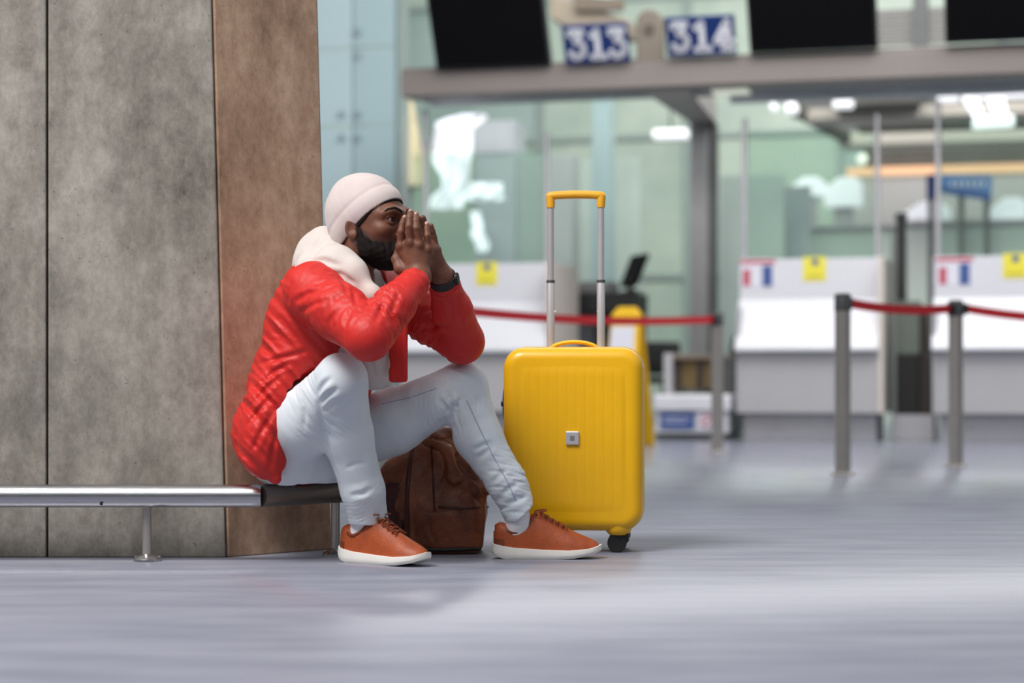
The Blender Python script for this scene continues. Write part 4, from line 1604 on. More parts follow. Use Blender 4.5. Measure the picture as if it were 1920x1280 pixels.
M_SKIN = mat('deep_brown_skin', (112, 70, 53), .52, vary=.16, scale=26, bump=.06, bump_scale=220, spec=.4)
M_BEARD = mat('black_beard', (24, 17, 15), .75, vary=.3, scale=200, bump=.45, bump_scale=460, spec=.2)
M_HAT = mat('off_white_knit', (208, 194, 192), .9, vary=.03, scale=30, bump=.10, bump_scale=380, spec=.2, sheen=.2)
M_HOOD = mat('cream_fleece', (210, 200, 195), .9, vary=.03, scale=20, bump=.09, bump_scale=340, spec=.2, sheen=.2)
M_JACK = mat('red_nylon', (202, 40, 35), .52, vary=.07, scale=14, bump=.12, bump_scale=60, spec=.4)
M_JEAN = mat('pale_wash_denim', (222, 228, 234), .85, vary=.05, scale=9, bump=.10, bump_scale=420, rgb2=(208, 217, 226), spec=.2)
M_SEAM = mat('denim_seam', (164, 174, 200), .85, vary=.08, scale=60)
M_SOCK = mat('white_sock', (234, 234, 240), .9, vary=.02, scale=60, bump=.2, bump_scale=300)
M_SHOE = mat('rust_leather', (164, 74, 32), .5, vary=.14, scale=30, bump=.12, bump_scale=160)
M_SHOE_D = mat('dark_rust_leather', (118, 52, 26), .5, vary=.15, scale=30)
M_SOLE = mat('white_foam_sole', (238, 234, 228), .6, vary=.03, scale=20)
M_LACE = mat('rust_lace', (136, 66, 34), .8, vary=.2, scale=120)
M_BAND = mat('black_rubber', (18, 18, 19), .55, vary=.15, scale=40)

# head frame
YAW = math.radians(29)
HF = np.array([math.cos(YAW), -math.sin(YAW), .03])
HF = unit(HF)
HR = unit(np.array([-math.sin(YAW), -math.cos(YAW), 0]))
HU = unit(np.cross(HR, HF))
if HU[2] < 0:
    HU = -HU
HEAD = np.stack([HF, HR, HU])
HC = np.array([-.374, 5.292, .908])


def hd(f, r, u):
    return HC + HF * f + HR * r + HU * u


def add_head(G, ears=True):
    G.ell(hd(-.012, 0, .030), (.098, .077, .088), HEAD, k=.0)
    G.ell(hd(.028, 0, -.022), (.064, .064, .085), HEAD, k=.03)
    G.ell(hd(.034, 0, -.072), (.052, .052, .040), HEAD, k=.03)
    G.ell(hd(.070, 0, -.097), (.026, .028, .019), HEAD, k=.025)
    for s in (-1, 1):
        G.ell(hd(.004, s * .055, -.058), (.03, .016, .034), HEAD, k=.025)
        G.ell(hd(.060, s * .043, -.024), (.024, .021, .018), HEAD, k=.018)
        G.chain([hd(.070, s * .052, .016), hd(.086, s * .034, .024), hd(.093, s * .010, .019)], [.010, .0115, .011], k=.016)
        G.ell(hd(.093, s * .031, .001), (.015, .020, .0125), HEAD, k=.014, op='sub')
    for s in (-1, 1):
        # lids and the surround of the eye
        cen = np.array([.0725, s * .0315, .001])
        up = [hd(*(cen + np.array([.0128 * math.cos(a) ** .8 if abs(a) < 1.5 else 0, .0168 * math.sin(a), 0.0104 * math.cos(a) + .0005]))) for a in np.linspace(-1.25, 1.25, 9)]
        lo_ = [hd(*(cen + np.array([.0115 * math.cos(a), .0168 * math.sin(a), -.0084 * math.cos(a) - .001]))) for a in np.linspace(-1.25, 1.25, 9)]
        G.chain(up, .0036, k=.004)
        G.chain(lo_, .0032, k=.005)
    G.chain([hd(.092, 0, .012), hd(.104, 0, -.012), hd(.116, 0, -.034)], [.0085, .010, .0125], k=.012)
    for s in (-1, 1):
        G.ell(hd(.102, s * .0135, -.040), (.012, .010, .0085), HEAD, k=.008)
    G.chain([hd(.088, -.022, -.066), hd(.098, 0, -.063), hd(.088, .022, -.066)], .0075, k=.006)
    G.chain([hd(.086, -.019, -.075), hd(.095, 0, -.076), hd(.086, .019, -.075)], .008, k=.006)
    if ears:
        for s in (-1, 1):
            ax = np.stack([unit(HF * .5 + HR * s * .86), unit(HR * s * .5 - HF * .86) * 1, HU])
            c = hd(-.012, s * .0785, -.018)
            G.ell(c, (.009, .017, .026), ax, k=.008)
            G.ell(c + HR * s * .009 + HF * .002, (.006, .010, .017), ax, k=.005, op='sub')
            G.ell(hd(-.004, s * .078, -.037), (.009, .007, .009), HEAD, k=.007)


# hands: finger joints read off the photograph, given depth
def hand_right(G):
    y = 5.150
    mcp = [P(751, 461, y + .012), P(769, 455, y - .002), P(786, 459, y - .001), P(803, 467, y + .010)]
    pip = [P(752, 434, y + .006), P(767, 424, y - .010), P(781, 428, y - .008), P(801, 442, y + .004)]
    dip = [P(755, 419, y + .010), P(768, 408, y - .004), P(780, 413, y - .002), P(800, 430, y + .010)]
    tip = [P(758, 409, y + .018), P(769, 398, y + .006), P(780, 403, y + .008), P(800, 421, y + .018)]
    rr = [.0097, .0099, .0095, .0086]
    nw = WR_R
    nrm = unit(np.array([-.05, -1, .05]))
    # palm
    for q, w in ((mcp[0], .0145), (mcp[1], .0155), (mcp[2], .015), (mcp[3], .014)):
        base = nw + (q - nw) * .2
        G.cone(base + np.array([0, .004, 0]), q + np.array([0, .008, 0]), .0175, w, k=.014)
    G.cone(nw + (EL_R - WR_R) * .25, nw, .029, .026, k=.016)
    for i in range(4):
        G.chain([mcp[i] + np.array([0, .004, 0]), pip[i], dip[i], tip[i]], [rr[i] * 1.12, rr[i] * 1.02, rr[i] * .92, rr[i] * .80], k=.0022)
        G.ell(mcp[i] + np.array([0, -.002, 0]), (.0095, .0105, .0105), k=.008)       # knuckle
    # thumb along the jaw side, leaving the palm near the wrist
    th = [P(774, 510, y + .012), P(750, 503, y + .020), P(743, 486, y + .030), P(748, 466, y + .036)]
    G.chain(th, [.018, .0145, .0115, .0095], k=.010)
    return tip, dip, nrm


def hand_left(G):
    y = 5.215
    mcp = [P(779, 458, y + .006), P(792, 456, y + .018), P(806, 460, y + .028), P(818, 468, y + .034)]
    pip = [P(772, 428, y - .004), P(785, 424, y + .010), P(799, 430, y + .020), P(813, 444, y + .026)]
    tip = [P(769, 405, y - .014), P(779, 401, y - .006), P(793, 408, y + .004), P(808, 423, y + .014)]
    rr = [.0095, .0098, .0093, .0086]
    nw = WR_L
    for q, w in zip(mcp, (.0145, .0155, .015, .014)):
        base = nw + (q - nw) * .2
        G.cone(base, q + np.array([-.004, -.006, 0]), .0185, w, k=.014)
    G.cone(nw + (EL_L - WR_L) * .25, nw, .029, .0265, k=.016)
    for i in range(4):
        G.chain([mcp[i], pip[i], (pip[i] + tip[i]) * .5, tip[i]], [rr[i] * 1.12, rr[i] * 1.03, rr[i] * .94, rr[i] * .82], k=.0022)
        G.ell(mcp[i] + np.array([.003, .002, 0]), (.010, .010, .0105), k=.008)
    th = [P(802, 498, y + .016), P(778, 496, y + .012), P(760, 484, y + .012), P(757, 466, y + .018)]
    G.chain(th, [.014, .0135, .0115, .0095], k=.010)
    return tip


# ---- body: head, neck, chest, arms and hands as one surface
B = Grid((-.66, 4.93, .50), (-.05, 5.62, 1.045), .0022)
add_head(B)
neck_top = hd(-.028, 0, -.055)
B.chain([neck_top, neck_top * .45 + NECK * .55, NECK - S_AX * .02], [.056, .056, .066], k=.03)
B.chain([hd(.0, .045, -.075), NECK + F_AX * .03 + R_AX * .03], [.018, .016], k=.03)
B.ell(NECK - S_AX * .13, (.15, .095, .13), TOR, k=.05)
B.chain([SH_R, NECK - S_AX * .05, SH_L], [.05, .06, .05], k=.04)
B.chain([SH_R, EL_R, WR_R], [.048, .042, .03], k=.02)
B.chain([SH_L, EL_L, WR_L], [.048, .042, .03], k=.02)
tips_r, dips_r, nrm_r = hand_right(B)
tips_l = hand_left(B)
body_me = B.mesh(PO, smooth=1)
del B


def head_coords(X, Y, Z):
    f = (X - HC[0]) * HF[0] + (Y - HC[1]) * HF[1] + (Z - HC[2]) * HF[2]
    r = (X - HC[0]) * HR[0] + (Y - HC[1]) * HR[1] + (Z - HC[2]) * HR[2]
    u = (X - HC[0]) * HU[0] + (Y - HC[1]) * HU[1] + (Z - HC[2]) * HU[2]
    return f, r, u


def beard_field(X, Y, Z):
    """negative inside the bearded area of the face"""
    f, r, u = head_coords(X, Y, Z)
    top = np.interp(f, [-.02, .0, .012, .022, .045, .07, .1], [.005, .004, -.012, -.030, -.046, -.050, -.048])
    return np.maximum(u - top, -.006 - f)


# hair growth is a colour of the skin itself: blend between skin and beard by the growth area
co = np.empty(len(body_me.vertices) * 3, np.float32)
body_me.vertices.foreach_get('co', co)
co = co.reshape(-1, 3) + np.array(PO, np.float32)
bf = beard_field(co[:, 0], co[:, 1], co[:, 2]) + .003 * wave_noise(8, 60)(co[:, 0], co[:, 1], co[:, 2])
f_, r_, u_h = head_coords(co[:, 0], co[:, 1], co[:, 2])
onhead = (np.abs(f_) < .13) & (np.abs(r_) < .1) & (u_h > -.118) & (u_h < .1)
FG = Grid(HC - .14, HC + .14, .003)
add_head(FG, ears=False)
ii = np.clip(np.round((co - FG.lo) / FG.h).astype(int), 0, FG.n - 1)
onface = np.abs(FG.d[ii[:, 0], ii[:, 1], ii[:, 2]]) < .005
grow = np.where(onhead & onface, np.clip(.5 - bf / .026, 0, 1), 0)
attr = body_me.attributes.new('growth', 'FLOAT', 'POINT')
attr.data.foreach_set('value', grow.astype(np.float32))
M_BODY = M_SKIN.copy()
M_BODY.name = 'skin_with_beard_growth'
nt = M_BODY.node_tree
bs_ = nt.nodes['Principled BSDF']
src = bs_.inputs['Base Color'].links[0].from_socket
at_n = nt.nodes.new('ShaderNodeAttribute')
at_n.attribute_name = 'growth'
mixn = nt.nodes.new('ShaderNodeMix')
mixn.data_type = 'RGBA'
nt.links.new(at_n.outputs['Fac'], mixn.inputs[0])
nt.links.new(src, mixn.inputs[6])
mixn.inputs[7].default_value = lin((30, 20, 17))
nt.links.new(mixn.outputs[2], bs_.inputs['Base Color'])
body = link_mesh('body', body_me, M_BODY, person)

# fingernails of the right hand
M_NAIL = mat('fingernail', (190, 140, 128), .3, vary=.05)
for tp, dp in zip(tips_r, dips_r):
    ax = unit(tp - dp)
    n = unit(nrm_r - ax * np.dot(nrm_r, ax))
    s = np.cross(ax, n)
    R = np.stack([s, ax, n]).T
    MB().ball(tp + n * .0058 + ax * .001, (.0046, .0062, .0022), 10, 8, R).build('fingernail', M_NAIL, body, offset=PO)

# eyes and brows
M_EYE = mat('eye_white', (214, 204, 198), .2, vary=.03)
M_IRIS = mat('dark_iris', (30, 18, 12), .15, vary=.2, scale=300)
for s in (-1, 1):
    c = hd(.0728, s * .0315, .001)
    e = MB().ball(c, .0131, 20, 14).build('eye', M_EYE, body, offset=PO)
    gaze = unit(HF * 1 + HR * (-.10) + HU * .04)
    t1 = unit(np.cross(gaze, HU))
    R = np.stack([t1, np.cross(gaze, t1), gaze]).T
    MB().ball(c + gaze * .0103, (.0064, .0064, .0036), 16, 8, R).build('iris', M_IRIS, e, offset=PO)

# beard: swells gently out of the skin over jaw and chin
G = Grid(HC - .14, HC + .14, .002)
add_head(G, ears=False)
face = G.d.copy()
wn = wave_noise(3, 70)
s_, X_, Y_g, Z_ = G.sl(G.lo, G.lo + G.h * G.n)
reg = beard_field(X_, Y_g, Z_) + .0022 * wn(X_, Y_g, Z_)
G.d = (face - .0085 * np.clip(-reg / .030, 0, 1) - .0008 + .0012 * wn(X_, Y_g, Z_)).astype(np.float32)
G.d = np.maximum(G.d, reg + .009).astype(np.float32)
link_mesh('beard', G.mesh(PO), M_BEARD, body)
# eyebrows: thin shells over the brow ridge
for sg in (-1, 1):
    G.d = (face - .0022).astype(np.float32)
    f0, r0, u0_ = head_coords(X_, Y_g, Z_)
    r0 = r0 * sg
    arch = np.interp(r0, [.008, .02, .036, .05, .060], [.020, .027, .031, .029, .020])
    half_w = np.interp(r0, [.010, .02, .04, .058], [.0034, .0040, .0032, .001])
    G.d = np.maximum(G.d, np.maximum(np.maximum(np.abs(u0_ - arch) - half_w, .010 - r0), np.maximum(r0 - .058, .03 - f0))).astype(np.float32)
    link_mesh('eyebrow', G.mesh(PO), M_BEARD, body)
# short hair under the hat at the nape and temple
G = Grid(HC - .14, HC + .14, .0025)
add_head(G, ears=False)
G.d -= .0035


def hair_region(X, Y, Z):
    f = (X - HC[0]) * HF[0] + (Y - HC[1]) * HF[1] + (Z - HC[2]) * HF[2]
    u = (X - HC[0]) * HU[0] + (Y - HC[1]) * HU[1] + (Z - HC[2]) * HU[2]
    edge = np.interp(f, [-.1, -.04, -.025, .0, .03, .055, .09], [-.08, -.065, -.03, -.022, .004, .036, .056])
    return np.maximum(edge - u, u - .09)


G.cut(hair_region)
link_mesh('hair', G.mesh(PO), M_BEARD, body)

# ---- beanie
G = Grid(HC - .16, HC + .17, .0025)
G.ell(hd(-.016, 0, .034), (.106, .0865, .094), HEAD, k=0)
G.ell(hd(-.050, .0, .030), (.076, .078, .086), HEAD, k=.03)
G.ell(hd(-.060, 0, -.025), (.050, .068, .060), HEAD, k=.03)
G.ell(hd(-.030, 0, .086), (.062, .052, .038), HEAD, k=.035)
rim = lambda f: .064 + .80 * (f - .092)


def hat_cut(X, Y, Z):
    f = (X - HC[0]) * HF[0] + (Y - HC[1]) * HF[1] + (Z - HC[2]) * HF[2]
    u = (X - HC[0]) * HU[0] + (Y - HC[1]) * HU[1] + (Z - HC[2]) * HU[2]
    return (rim(f) - u) * .78


def hat_folds(X, Y, Z):
    f = (X - HC[0]) * HF[0] + (Y - HC[1]) * HF[1] + (Z - HC[2]) * HF[2]
    u = (X - HC[0]) * HU[0] + (Y - HC[1]) * HU[1] + (Z - HC[2]) * HU[2]
    d = (u - rim(f)) * .78
    return -.0022 * np.exp(-((d - .020) / .018) ** 2) + .0016 * np.exp(-((d - .048) / .006) ** 2)


G.disp(hat_folds)
ff = fold_field(HU * .6 + HF * .8, 15, 31, .8, 5)
G.disp(lambda X, Y, Z: .0008 * ff(X, Y, Z))
outer = G.d.copy()
G.cut(hat_cut)
G.d = np.maximum(G.d, -(outer + .007))           # hollow inside
hat = link_mesh('beanie', G.mesh(PO), M_HAT, person)

# ---- hoodie: torso plus hood bunched around the neck
def torso(G, off, k=.05):
    for t, rr, rf, rs in ((.02, .170, .130, .12), (.34, .165, .132, .14), (.66, .172, .130, .15), (.86, .150, .105, .09)):
        G.ell(PELV + (NECK - PELV) * t + F_AX * (.0 if t > .1 else -.01), (rr + off, rf + off, rs + off), TOR, k=k)
    G.chain([SH_R, PELV + (NECK - PELV) * .9, SH_L], [.058 + off, .062 + off, .058 + off], k=.05)


G = Grid((-.82, 5.05, .2), (-.15, 5.75, .93), .0042)
torso(G, -.004)
hoodpts = [P(742, 610, 5.17), P(724, 585, 5.165), P(700, 552, 5.165), P(668, 515, 5.185), P(640, 484, 5.235), P(616, 462, 5.31), P(614, 456, 5.40), P(640, 466, 5.48), P(690, 500, 5.45), P(728, 548, 5.36)]
G.chain(hoodpts, [.013, .014, .016, .019, .022, .026, .036, .036, .03, .018], k=.022)
G.chain([P(604, 446, 5.37), P(592, 470, 5.38), P(580, 492, 5.38)], [.020, .040, .044], k=.04)
G.chain([P(660, 505, 5.20), P(625, 500, 5.23), P(585, 500, 5.28)], [.028, .036, .042], k=.05)
G.chain([P(690, 560, 5.19), P(672, 545, 5.20)], [.022, .03], k=.04)
G.ell(P(700, 672, 5.36), (.066, .07, .085), k=.04)
G.chain([hd(-.05, 0, -.10), NECK + F_AX * .045 + S_AX * .02], [.052, .056], k=.012, op='sub')
G.chain([NECK + F_AX * .05 + S_AX * .0, P(708, 545, 5.24)], [.05, .022], k=.012, op='sub')
ff = wrinkle(S_AX * .4 + F_AX + R_AX * .4, 11, 5)
G.disp(lambda X, Y, Z: .004 * ff(X, Y, Z))
for pix, r in (([(612, 448), (634, 474), (664, 508), (698, 548), (722, 580)], .007), ([(640, 500), (610, 488), (575, 490)], .006), ([(670, 535), (640, 515), (610, 510)], .005),
               ([(690, 650), (700, 690), (702, 712)], .004), ([(716, 640), (712, 700)], .003)):
    crease(G, pix, r, .014, ridge=r)
hoodie = link_mesh('hoodie', G.mesh(PO), M_HOOD, person)
pts = [P(729, 575, 5.205), P(731, 600, 5.205), P(732, 628, 5.21), P(731, 650, 5.215)]
MB().tube(pts, .0032, 8).build('drawstring', M_SOCK, hoodie, offset=PO)

# ---- jacket: hollow shell over the hoodie, sleeves, skirt
G = Grid((-.86, 4.90, .16), (-.04, 5.80, .86), .0036)
torso(G, .016)
skirt = [P(560, 690, 5.34), P(515, 760, 5.32), P(497, 815, 5.31), P(494, 858, 5.31)]
G.chain(skirt, [.088, .064, .058, .052], k=.05)
G.chain([P(497, 850, 5.31), P(516, 897, 5.295)], [.050, .016], k=.03)
G.chain([P(494, 845, 5.33), P(462, 856, 5.40)], [.045, .020], k=.03)
G.chain([P(560, 640, 5.45), P(487, 800, 5.42)], [.07, .045], k=.05)
inner = Grid((-.86, 4.90, .16), (-.04, 5.80, .86), .0036)
torso(inner, -.014)
G.d = np.maximum(G.d, -inner.d)
del inner
# front opening
oc = PELV + F_AX * .16 + S_AX * .30 - R_AX * .012
G.box(oc, (.072, .15, .34), TOR, rad=.02, op='sub')
# opening at the neck for hood
G.chain([NECK - S_AX * .01 + F_AX * .02, NECK + S_AX * .1], [.085, .12], k=.015, op='sub')
# room for thighs
G.chain([HIP_R + np.array([.015, -.01, .0]), KNEE_R], [.082, .088], k=.008, op='sub')
G.chain([HIP_L, KNEE_L], [.095, .085], k=.008, op='sub')
# far front panel hanging between the thighs
pax = np.stack([unit([.94, -.34, 0]), unit([.34, .94, 0]), np.array([0, 0, 1.0])])
G.box(P(747, 652, 5.29), (.026, .009, .092), pax, rad=.008, k=.012)
# sleeves
mid_r = SH_R * .5 + EL_R * .5
G.chain([SH_R + np.array([-.006, 0, .004]), mid_r, EL_R + np.array([0, 0, -.004])], [.071, .069, .060], k=.03)
fr = EL_R + (WR_R - EL_R) * .5
we_r = EL_R + (WR_R - EL_R) * .90
G.chain([EL_R + np.array([0, 0, -.004]), fr, we_r], [.060, .053, .040], k=.015)
mid_l = SH_L * .5 + EL_L * .5
G.chain([SH_L, mid_l, EL_L], [.068, .066, .060], k=.03)
fl = EL_L + (WR_L - EL_L) * .5
we_l = EL_L + (WR_L - EL_L) * .84
G.chain([EL_L, fl, we_l], [.060, .053, .041], k=.015)
# creases
arm_r = unit(EL_R - SH_R)
fore_r = unit(WR_R - EL_R)
f1 = wrinkle(arm_r + np.array([-.1, 0, .5]), 24, 11)
f2 = wrinkle(fore_r + np.array([.25, 0, 0]), 25, 12)
f3 = wrinkle(np.array([.70, .0, .62]), 14, 13, .13, 4)
f3b = wrinkle(np.array([.55, .1, .85]), 30, 17, .3)
f4 = wrinkle(unit(WR_L - EL_L) + np.array([.3, 0, 0]), 23, 14)
f5 = wrinkle(unit(EL_L - SH_L), 21, 15)
m1, m2 = near(mid_r, .18), near((EL_R + WR_R) / 2, .18)
m3 = near(P(515, 720, 5.30), .36)
m4, m5 = near((EL_L + WR_L) / 2, .17), near(mid_l, .18)
G.disp(lambda X, Y, Z: .0068 * f1(X, Y, Z) * m1(X, Y, Z) + .0075 * f2(X, Y, Z) * m2(X, Y, Z))
G.disp(lambda X, Y, Z: (.0105 * f3(X, Y, Z) + .0012 * f3b(X, Y, Z)) * m3(X, Y, Z) * (1 - m1(X, Y, Z)))
G.disp(lambda X, Y, Z: .006 * f4(X, Y, Z) * m4(X, Y, Z) + .006 * f5(X, Y, Z) * m5(X, Y, Z))
for pix, r, rg in (([(547, 567), (575, 552), (604, 543)], .0055, .007), ([(556, 590), (590, 570), (622, 560)], .004, .005),
                   ([(640, 640), (648, 605), (662, 578)], .005, .006), ([(615, 610), (625, 590), (640, 575)], .004, .004),
                   ([(672, 590), (690, 570), (706, 560)], .004, .004), ([(703, 606), (712, 585), (722, 562)], .005, .005),
                   ([(733, 590), (742, 565), (748, 545)], .004, .004), ([(655, 560), (645, 530), (625, 508)], .0045, .004),
                   ([(668, 575), (662, 545), (648, 520)], .004, .004),
                   ([(490, 640), (525, 628), (562, 618)], .006, .006), ([(480, 682), (525, 672), (585, 656)], .006, .006),
                   ([(482, 725), (510, 700), (549, 677)], .007, .007), ([(470, 762), (500, 728), (536, 696)], .006, .006),
                   ([(462, 800), (485, 770), (510, 740)], .006, .006), ([(520, 590), (530, 600), (560, 640)], .004, .0),
                   ([(470, 850), (490, 810), (520, 760)], .006, .006), ([(505, 885), (512, 840), (528, 790)], .006, .006),
                   ([(780, 590), (805, 580), (835, 585)], .005, .005), ([(790, 620), (815, 610), (845, 615)], .005, .005),
                   ([(850, 560), (862, 580), (868, 610)], .005, .005), ([(838, 548), (846, 575), (846, 600)], .004, .004),
                   ([(545, 520), (540, 560), (543, 600), (560, 625)], .0022, .0)):
    crease(G, pix, r, .014, ridge=rg)
jacket = link_mesh('jacket', G.mesh(PO), M_JACK, person)
del G
# knitted cuffs
for a, b, r0, nm in ((we_r, WR_R, .041, 'cuff'), (we_l, EL_L + (WR_L - EL_L) * .90, .0435, 'cuff')):
    d = unit(b - a)
    MB().tube([a - d * .016, a - d * .008, a + d * .004, a + d * .010], [r0 * .93, r0, r0, r0 * .86], 24).build(nm, M_JACK, jacket, offset=PO)
# sleeve seam on the upper arm

# wristwatch on the left wrist
ax = unit(WR_L - EL_L)
c = EL_L + (WR_L - EL_L) * .955
t1 = unit(np.cross(ax, [0, 1, 0]))
t2 = np.cross(ax, t1)
ring = MB()
vs, fs = [], []
NR = 32
for k in range(NR):
    a = 2 * math.pi * k / NR
    dr = t1 * math.cos(a) + t2 * math.sin(a)
    for r, o in ((.0335, -.0125), (.0365, -.0125), (.0375, 0), (.0365, .0125), (.0335, .0125)):
        vs.append(c + dr * r + ax * o)
for k in range(NR):
    for j in range(5):
        a, b = k * 5 + j, k * 5 + (j + 1) % 5
        k2 = (k + 1) % NR
        fs.append((a, b, k2 * 5 + (j + 1) % 5, k2 * 5 + j))
watch = ring.add(vs, fs).build('wristwatch', M_BAND, person, offset=PO)
tag(watch, 'black wristwatch with rubber strap')
wd = unit(np.array([.85, -.35, .25]) - ax * np.dot([.85, -.35, .25], ax))
ws = np.cross(ax, wd)
R = np.stack([ax, ws, wd]).T
mb = MB().lathe([(0, 0), (.0165, 0), (.0165, .006), (.0145, .008), (0, .008)], n=24)
mb.v = [tuple(c + wd * .034 + R @ np.array(p)) for p in mb.v]
mb.build('watch_case', M_BAND, watch, offset=PO)

# ---- jeans
G = Grid((-.80, 5.00, .10), (.06, 5.75, .66), .0036)
G.ell(PELV + np.array([.02, -.01, -.005]), (.165, .135, .115), TOR, k=0)
thr = HIP_R * .5 + KNEE_R * .5 + np.array([0, 0, -.012])
G.chain([HIP_R + np.array([.012, 0, 0]), thr, KNEE_R], [.090, .088, .066], k=.03)
G.chain([HIP_R + np.array([.05, -.02, -.03]), PELV + np.array([.10, -.06, -.05])], [.075, .07], k=.05)
cal_r = KNEE_R * .62 + ANK_R * .38 + np.array([-.014, .022, 0])
G.chain([KNEE_R, cal_r, KNEE_R * .25 + ANK_R * .75, ANK_R + (ANK_R - KNEE_R) * .20], [.066, .066, .056, .050], k=.02)
thl = HIP_L * .5 + KNEE_L * .5 + np.array([0, 0, -.012])
G.chain([HIP_L, thl, KNEE_L], [.100, .087, .066], k=.03)
cal_l = KNEE_L * .62 + ANK_L * .38 + np.array([-.022, .008, 0])
hem_l = KNEE_L * .045 + ANK_L * .955
G.chain([KNEE_L, cal_l, KNEE_L * .28 + ANK_L * .72, hem_l + (ANK_L - KNEE_L) * .03], [.066, .064, .052, .046], k=.02)
# open hems
for a, b, td in ((KNEE_R, ANK_R + (ANK_R - KNEE_R) * .165, np.array([.8, -.6, 0])), (KNEE_L, hem_l, np.array([1.0, 0, 0]))):
    d = unit(unit(b - a) + .55 * td)
    G.cut(lambda X, Y, Z: np.where(((X - b[0]) ** 2 + (Y - b[1]) ** 2 + (Z - b[2]) ** 2) < .13 ** 2,
                                   (X - b[0]) * d[0] + (Y - b[1]) * d[1] + (Z - b[2]) * d[2] - .008, -1))
# flat where the seat rests on the rail
G.cut(lambda X, Y, Z: np.where((X < -.42) & (Y > 5.36), .2105 - Z, -1) + 0 * X)
# creases behind the knees, at ankles, on the thigh
kb_r = KNEE_R + np.array([-.045, .05, -.07])
kb_l = KNEE_L + np.array([-.05, -.035, -.055])
f1 = wrinkle(np.array([.75, -.2, .5]), 30, 21)
f2 = wrinkle(np.array([.95, .1, .15]), 30, 22)
f3 = wrinkle(unit(ANK_L - KNEE_L) + np.array([-.5, 0, 0]), 26, 23)
f4 = wrinkle(unit(ANK_R - KNEE_R) + np.array([.3, 0, 0]), 24, 24)
f5 = wrinkle(np.array([.8, .2, .5]), 8, 25)
n1, n2 = near(kb_r, .12), near(kb_l, .12)
n3, n4 = near(ANK_L * .75 + KNEE_L * .25, .15), near(ANK_R * .85 + KNEE_R * .15, .11)
G.disp(lambda X, Y, Z: .0062 * f1(X, Y, Z) * n1(X, Y, Z) + .0068 * f2(X, Y, Z) * n2(X, Y, Z))
G.disp(lambda X, Y, Z: .0062 * f3(X, Y, Z) * n3(X, Y, Z) + .004 * f4(X, Y, Z) * n4(X, Y, Z) + .002 * f5(X, Y, Z))
for pix, r, rg in (([(598, 762), (612, 742), (636, 726)], .005, .005), ([(595, 742), (606, 722), (624, 705)], .004, .004), ([(604, 775), (625, 755), (650, 748)], .0035, .003),
                   ([(592, 735), (599, 765), (609, 819), (622, 865), (637, 901)], .006, .0), ([(566, 735), (572, 770), (570, 810)], .003, .0),
                   ([(846, 776), (834, 760), (820, 744)], .005, .005), ([(848, 772), (843, 750), (838, 732)], .005, .005), ([(850, 776), (857, 758), (866, 742)], .005, .005),
                   ([(846, 790), (847, 770), (850, 750)], .006, .0), ([(886, 845), (905, 835), (926, 828)], .004, .004), ([(893, 860), (912, 846), (930, 832)], .004, .004),
                   ([(921, 909), (935, 892), (950, 880)], .005, .005), ([(938, 930), (955, 915), (975, 905)], .005, .005), ([(948, 948), (968, 938), (992, 928)], .004, .004),
                   ([(655, 930), (680, 925), (700, 915)], .004, .004), ([(645, 880), (665, 870), (690, 868)], .003, .0)):
    crease(G, pix, r * 1.5, .012, ridge=rg * 1.4)
jd = G
jeans = link_mesh('jeans', G.mesh(PO), M_JEAN, person)


def seam(pix, name='seam', r=.0011):
    pts = []
    for px, py in pix:
        q = surf(jd, px, py, 5.0)
        if q is not None and (not pts or np.linalg.norm(q - pts[-1]) < .06):
            pts.append(q)
    if len(pts) > 2:
        MB().tube(pts, r, 6).build(name, M_SEAM, jeans, offset=PO)


seam(lerp_pix([(715, 757), (770, 745), (818, 728)]))
seam(lerp_pix([(875, 750), (898, 800), (925, 855), (950, 900), (968, 938)]))

